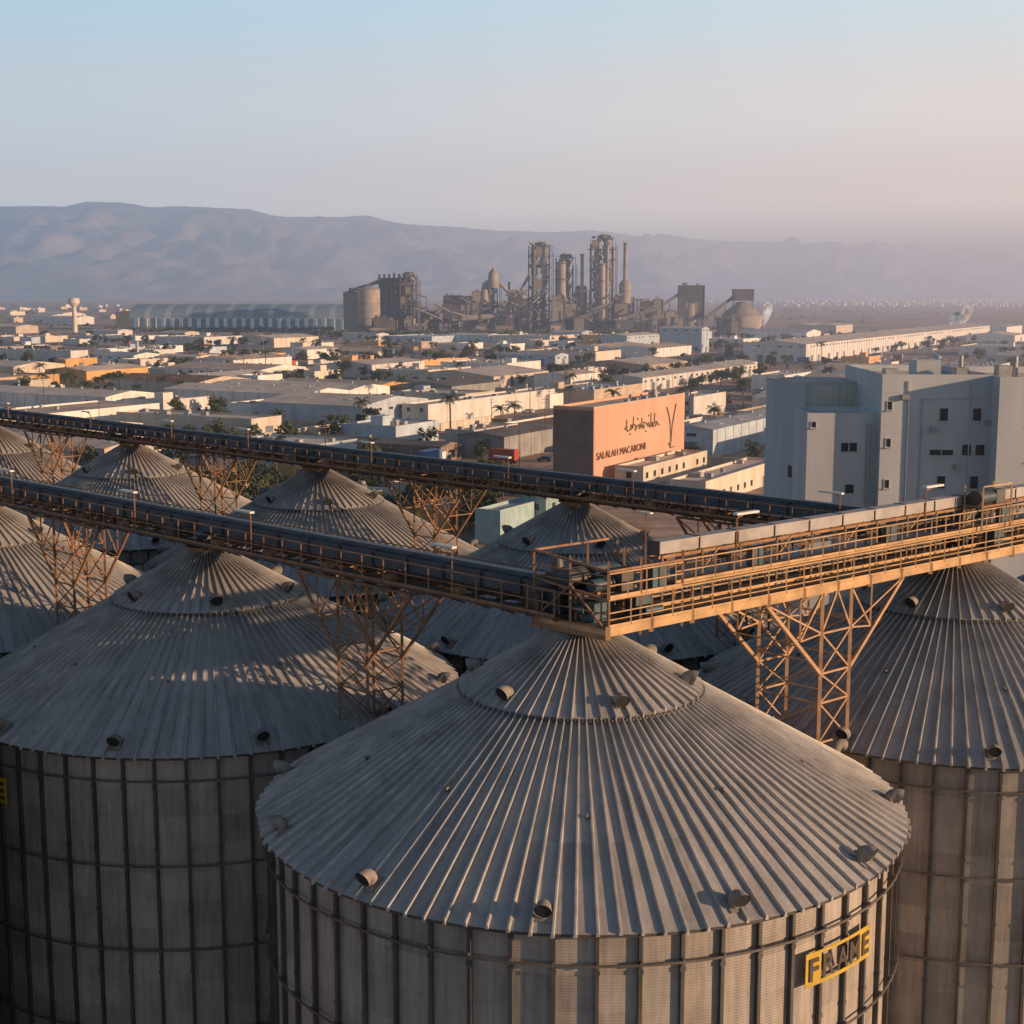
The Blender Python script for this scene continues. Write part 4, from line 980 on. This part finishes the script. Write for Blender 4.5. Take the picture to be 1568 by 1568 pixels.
def storage():
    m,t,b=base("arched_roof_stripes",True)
    tcn=t.nodes.new('ShaderNodeTexCoord'); s=t.nodes.new('ShaderNodeSeparateXYZ'); t.links.new(tcn.outputs['Object'],s.inputs[0])
    f=M(t,'GREATER_THAN',M(t,'FRACT',M(t,'MULTIPLY',s.outputs[0],1/23.)),.72)
    mm=t.nodes.new('ShaderNodeMix'); mm.data_type='RGBA'; t.links.new(f,mm.inputs[0]); mm.inputs[6].default_value=(.19,.26,.31,1); mm.inputs[7].default_value=(.30,.37,.41,1); t.links.new(mm.outputs[2],b.inputs['Base Color']); b.inputs['Roughness'].default_value=.6
    A=MB(); L_=245; D=70; wl=13; n=14
    A.bx(0,L_,0,D,0,wl,1)
    pts=[(D/2-D/2*math.cos(math.pi*i/n)*1.01,wl+(28-wl)*math.sin(math.pi*i/n)) for i in range(n+1)]
    vs=[(0,y,z) for y,z in pts]+[(L_,y,z) for y,z in pts]
    A.add(vs,[(i,i+1,n+2+i,n+1+i) for i in range(n)],0,True)
    A.add([(0,y,z) for y,z in pts],[tuple(range(n+1))[::-1]],2); A.add([(L_,y,z) for y,z in pts],[tuple(range(n+1))],2)
    for i in range(5): A.bx(-.4,-.003,i*14+3,i*14+10,.2,14,3)
    for i in range(24):
        x=i*10.; A.bx(x,x+5.6,-.3,-.003,.3,wl-.4,3)
        A.bx(x+9.4,x+10,-1.2,-.31,0,wl,1)
    for i in range(5): A.bx(2+i*6,5+i*6,-.5,-.31,.3,wl+.4,4 if i%2 else 3)
    A.obj("storage_hall",[m,MW['white'],mat("hall_gable_blue",(.08,.19,.29),.7),mat("hall_panel_blue",(.09,.18,.27),.7),mat("hall_panel_sand",(.55,.42,.25),.7)],None,(-425,1640,0),math.radians(-3))
storage()
A=MB(); A.cyl((0,0,0),(0,0,27),2.6,2.1,16,0); A.cyl((0,0,27),(0,0,31),2.1,5.6,16,0); A.cyl((0,0,31),(0,0,35.5),5.6,5.2,16,0); A.cyl((0,0,35.5),(0,0,36.8),5.2,.6,16,0); A.bx(-.8,.8,-2.75,-2.,.1,2.4,1)
A.obj("water_tower",[MW['cream'],m_door],None,(-430,1450,0))
A=MB(); A.cyl((0,0,0),(0,0,9),.9,.7,12,0); A.cyl((0,0,9),(0,0,9.5),1.2,1.2,12,0); A.cyl((0,0,9.5),(0,0,12),.6,.55,12,0); A.cyl((0,0,12),(0,0,13.6),.7,.05,12,0)
A.obj("minaret",[MW['white']],None,(-226,888,0))
random.seed(31)
for (X,Y,w_,d_,h,c) in((-560,1900,60,30,9,'white'),(-640,2050,40,30,9,'white'),(-700,2300,60,40,8,'cream'),(-420,2100,50,30,8,'orange'),(-505,1500,50,30,7,'beige'),(-380,1420,40,20,5,'white'),(-300,1350,30,20,5,'cream'),(250,1250,60,40,8,'white'),(330,1500,50,60,8,'cream'),(470,1400,50,80,9,'white'),(290,1180,30,50,7,'blue'),(420,1230,40,50,6,'white'),(-20,1240,40,20,6,'blue'),(60,1260,30,20,8,'blue'),(160,1260,30,30,8,'blue'),(-120,1300,40,20,5,'white')):
    building("warehouse",X,Y,w_,d_,h,c,'light' if R()<.6 else 'metal','gable',False)

random.seed(41)
A=MB()
for k in range(2000):
    Y=U(3900,7000); X=Y*(.13+.32*math.sqrt(R())); 
    if R()>min(1,(X/Y-.1)/.25): continue
    s=U(6,15); h=U(3.5,7); A.box((X,Y,h/2),(s,s*U(.7,1.4),h),0 if R()<.6 else 1,ROT); A.box((X+2,Y,h+.5),(s*.3,s*.3,1.),0,ROT)
for k in range(60):
    Y=U(2000,4200); X=-Y*U(.12,.42); s=U(8,26); h=U(4,7); A.box((X,Y,h/2),(s,s*U(.6,1.4),h),0 if R()<.4 else 1,ROT); A.box((X+2,Y,h+.7),(s*.3,s*.3,1.4),0,ROT)
A.obj("distant_town",[MW['cream'],MW['beige']])
A=MB()
for k in range(900):
    Y=U(1500,4300); X=Y*U(-.42,.42)
    if noise.noise(Vector((X*.004,Y*.002,9)))<.0: continue
    if 1500<Y<1600 and -180<X<260: continue
    leafcloud(A,(X,Y,2),U(4,12),U(1.5,3.),7,2.2,0)
A.obj("scrub_vegetation",[m_leaf])

# ------------------------------------------------------------------ mountains
def mountains():
    prof=[(-14000,700),(-9000,760),(-4600,768),(-4200,768),(-3900,765),(-3700,805),(-3400,800),(-3150,765),(-2750,762),(-2300,740),(-2050,680),(-1500,672),(-1280,690),(-950,615),(-480,590),(-130,555),(500,550),(700,560),(1250,500),(1900,470),(3000,430),(4600,380),(9000,330),(14000,300)]
    def pf(x):
        for (a,b),(c,d) in zip(prof[:-1],prof[1:]):
            if a<=x<=c: t=(x-a)/(c-a); t=t*t*(3-2*t)*.5+t*.5; return b+(d-b)*t
        return 300
    nx,ny=520,90; vs=[];fs=[]
    for j in range(ny+1):
        tY=j/ny; Y=7500+tY*7500
        for i in range(nx+1):
            X=-13000+26000*i/nx
            H=pf(X)
            s=min(1,max(0,(Y-8200)/4800)); e=s**1.25
            rd=1-abs(noise.noise(Vector((X*.0011,Y*.0007,1.7))))*2
            rd2=1-abs(noise.noise(Vector((X*.0032,Y*.0016,5.))))*2
            rd3=1-abs(noise.noise(Vector((X*.007,Y*.003,2.))))*2
            fb=noise.fractal(Vector((X*.002,Y*.002,8.)),1.,2.,5)
            er=e*(1-e)*4
            z=H*e*(1.)+ er*(rd*200+rd2*110+rd3*40+fb*70-190) + e*(fb*9+rd3*6)
            if Y>13000: z-= (Y-13000)*.22
            if s<=0: z=-5
            vs.append((X,Y,z))
    for j in range(ny):
        for i in range(nx):
            a=j*(nx+1)+i; fs.append((a,a+1,a+nx+2,a+nx+1))
    A=MB(); A.add(vs,fs,0,True)
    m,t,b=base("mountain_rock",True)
    g=t.nodes.new('ShaderNodeNewGeometry'); n=t.nodes.new('ShaderNodeTexNoise'); n.inputs['Scale'].default_value=.003; n.inputs['Detail'].default_value=10; n.inputs['Roughness'].default_value=.7; t.links.new(g.outputs['Position'],n.inputs['Vector'])
    r=t.nodes.new('ShaderNodeValToRGB'); r.color_ramp.elements[0].position=.35; r.color_ramp.elements[0].color=(.08,.07,.065,1); r.color_ramp.elements[1].position=.65; r.color_ramp.elements[1].color=(.33,.24,.19,1)
    t.links.new(n.outputs[0],r.inputs[0]); t.links.new(r.outputs[0],b.inputs['Base Color']); b.inputs['Roughness'].default_value=1
    A.obj("mountains",[m])
mountains()

# ------------------------------------------------------------------ steam plumes
def plume(name,loc,dx,h,r,k_=1.6):
    mt=bpy.data.materials.new("steam"); mt.use_nodes=True; t=mt.node_tree; t.nodes.clear()
    o=t.nodes.new('ShaderNodeOutputMaterial'); v=t.nodes.new('ShaderNodeVolumePrincipled'); v.inputs['Color'].default_value=(.95,.92,.9,1)
    g=t.nodes.new('ShaderNodeNewGeometry'); n=t.nodes.new('ShaderNodeTexNoise'); n.inputs['Scale'].default_value=.12; n.inputs['Detail'].default_value=3; t.links.new(g.outputs['Position'],n.inputs['Vector'])
    t.links.new(M(t,'MULTIPLY',M(t,'MAXIMUM',M(t,'SUBTRACT',n.outputs[0],.36),0),k_),v.inputs['Density']); t.links.new(v.outputs[0],o.inputs['Volume'])
    v.inputs['Emission Color'].default_value=(.9,.85,.85,1); v.inputs['Emission Strength'].default_value=.05
    bpy.ops.mesh.primitive_ico_sphere_add(subdivisions=3,radius=1); ob=bpy.context.object; ob.name=name; me=ob.data
    for q in me.vertices:
        x,y,z=q.co; tz=(z+1)/2; rr=r*(.35+.9*tz); nn=1+.5*noise.noise(Vector((x*2,y*2,z*2+loc[0])))
        q.co=(x*rr*nn+dx*tz,y*rr*nn,tz*h*nn)
    ob.location=loc; me.materials.append(mt)
plume("steam_plume",(246,1440,8),5,22,5,1.); plume("steam_plume",(430,1440,2),12,24,10,2.4)
print("objs",len(bpy.data.objects))
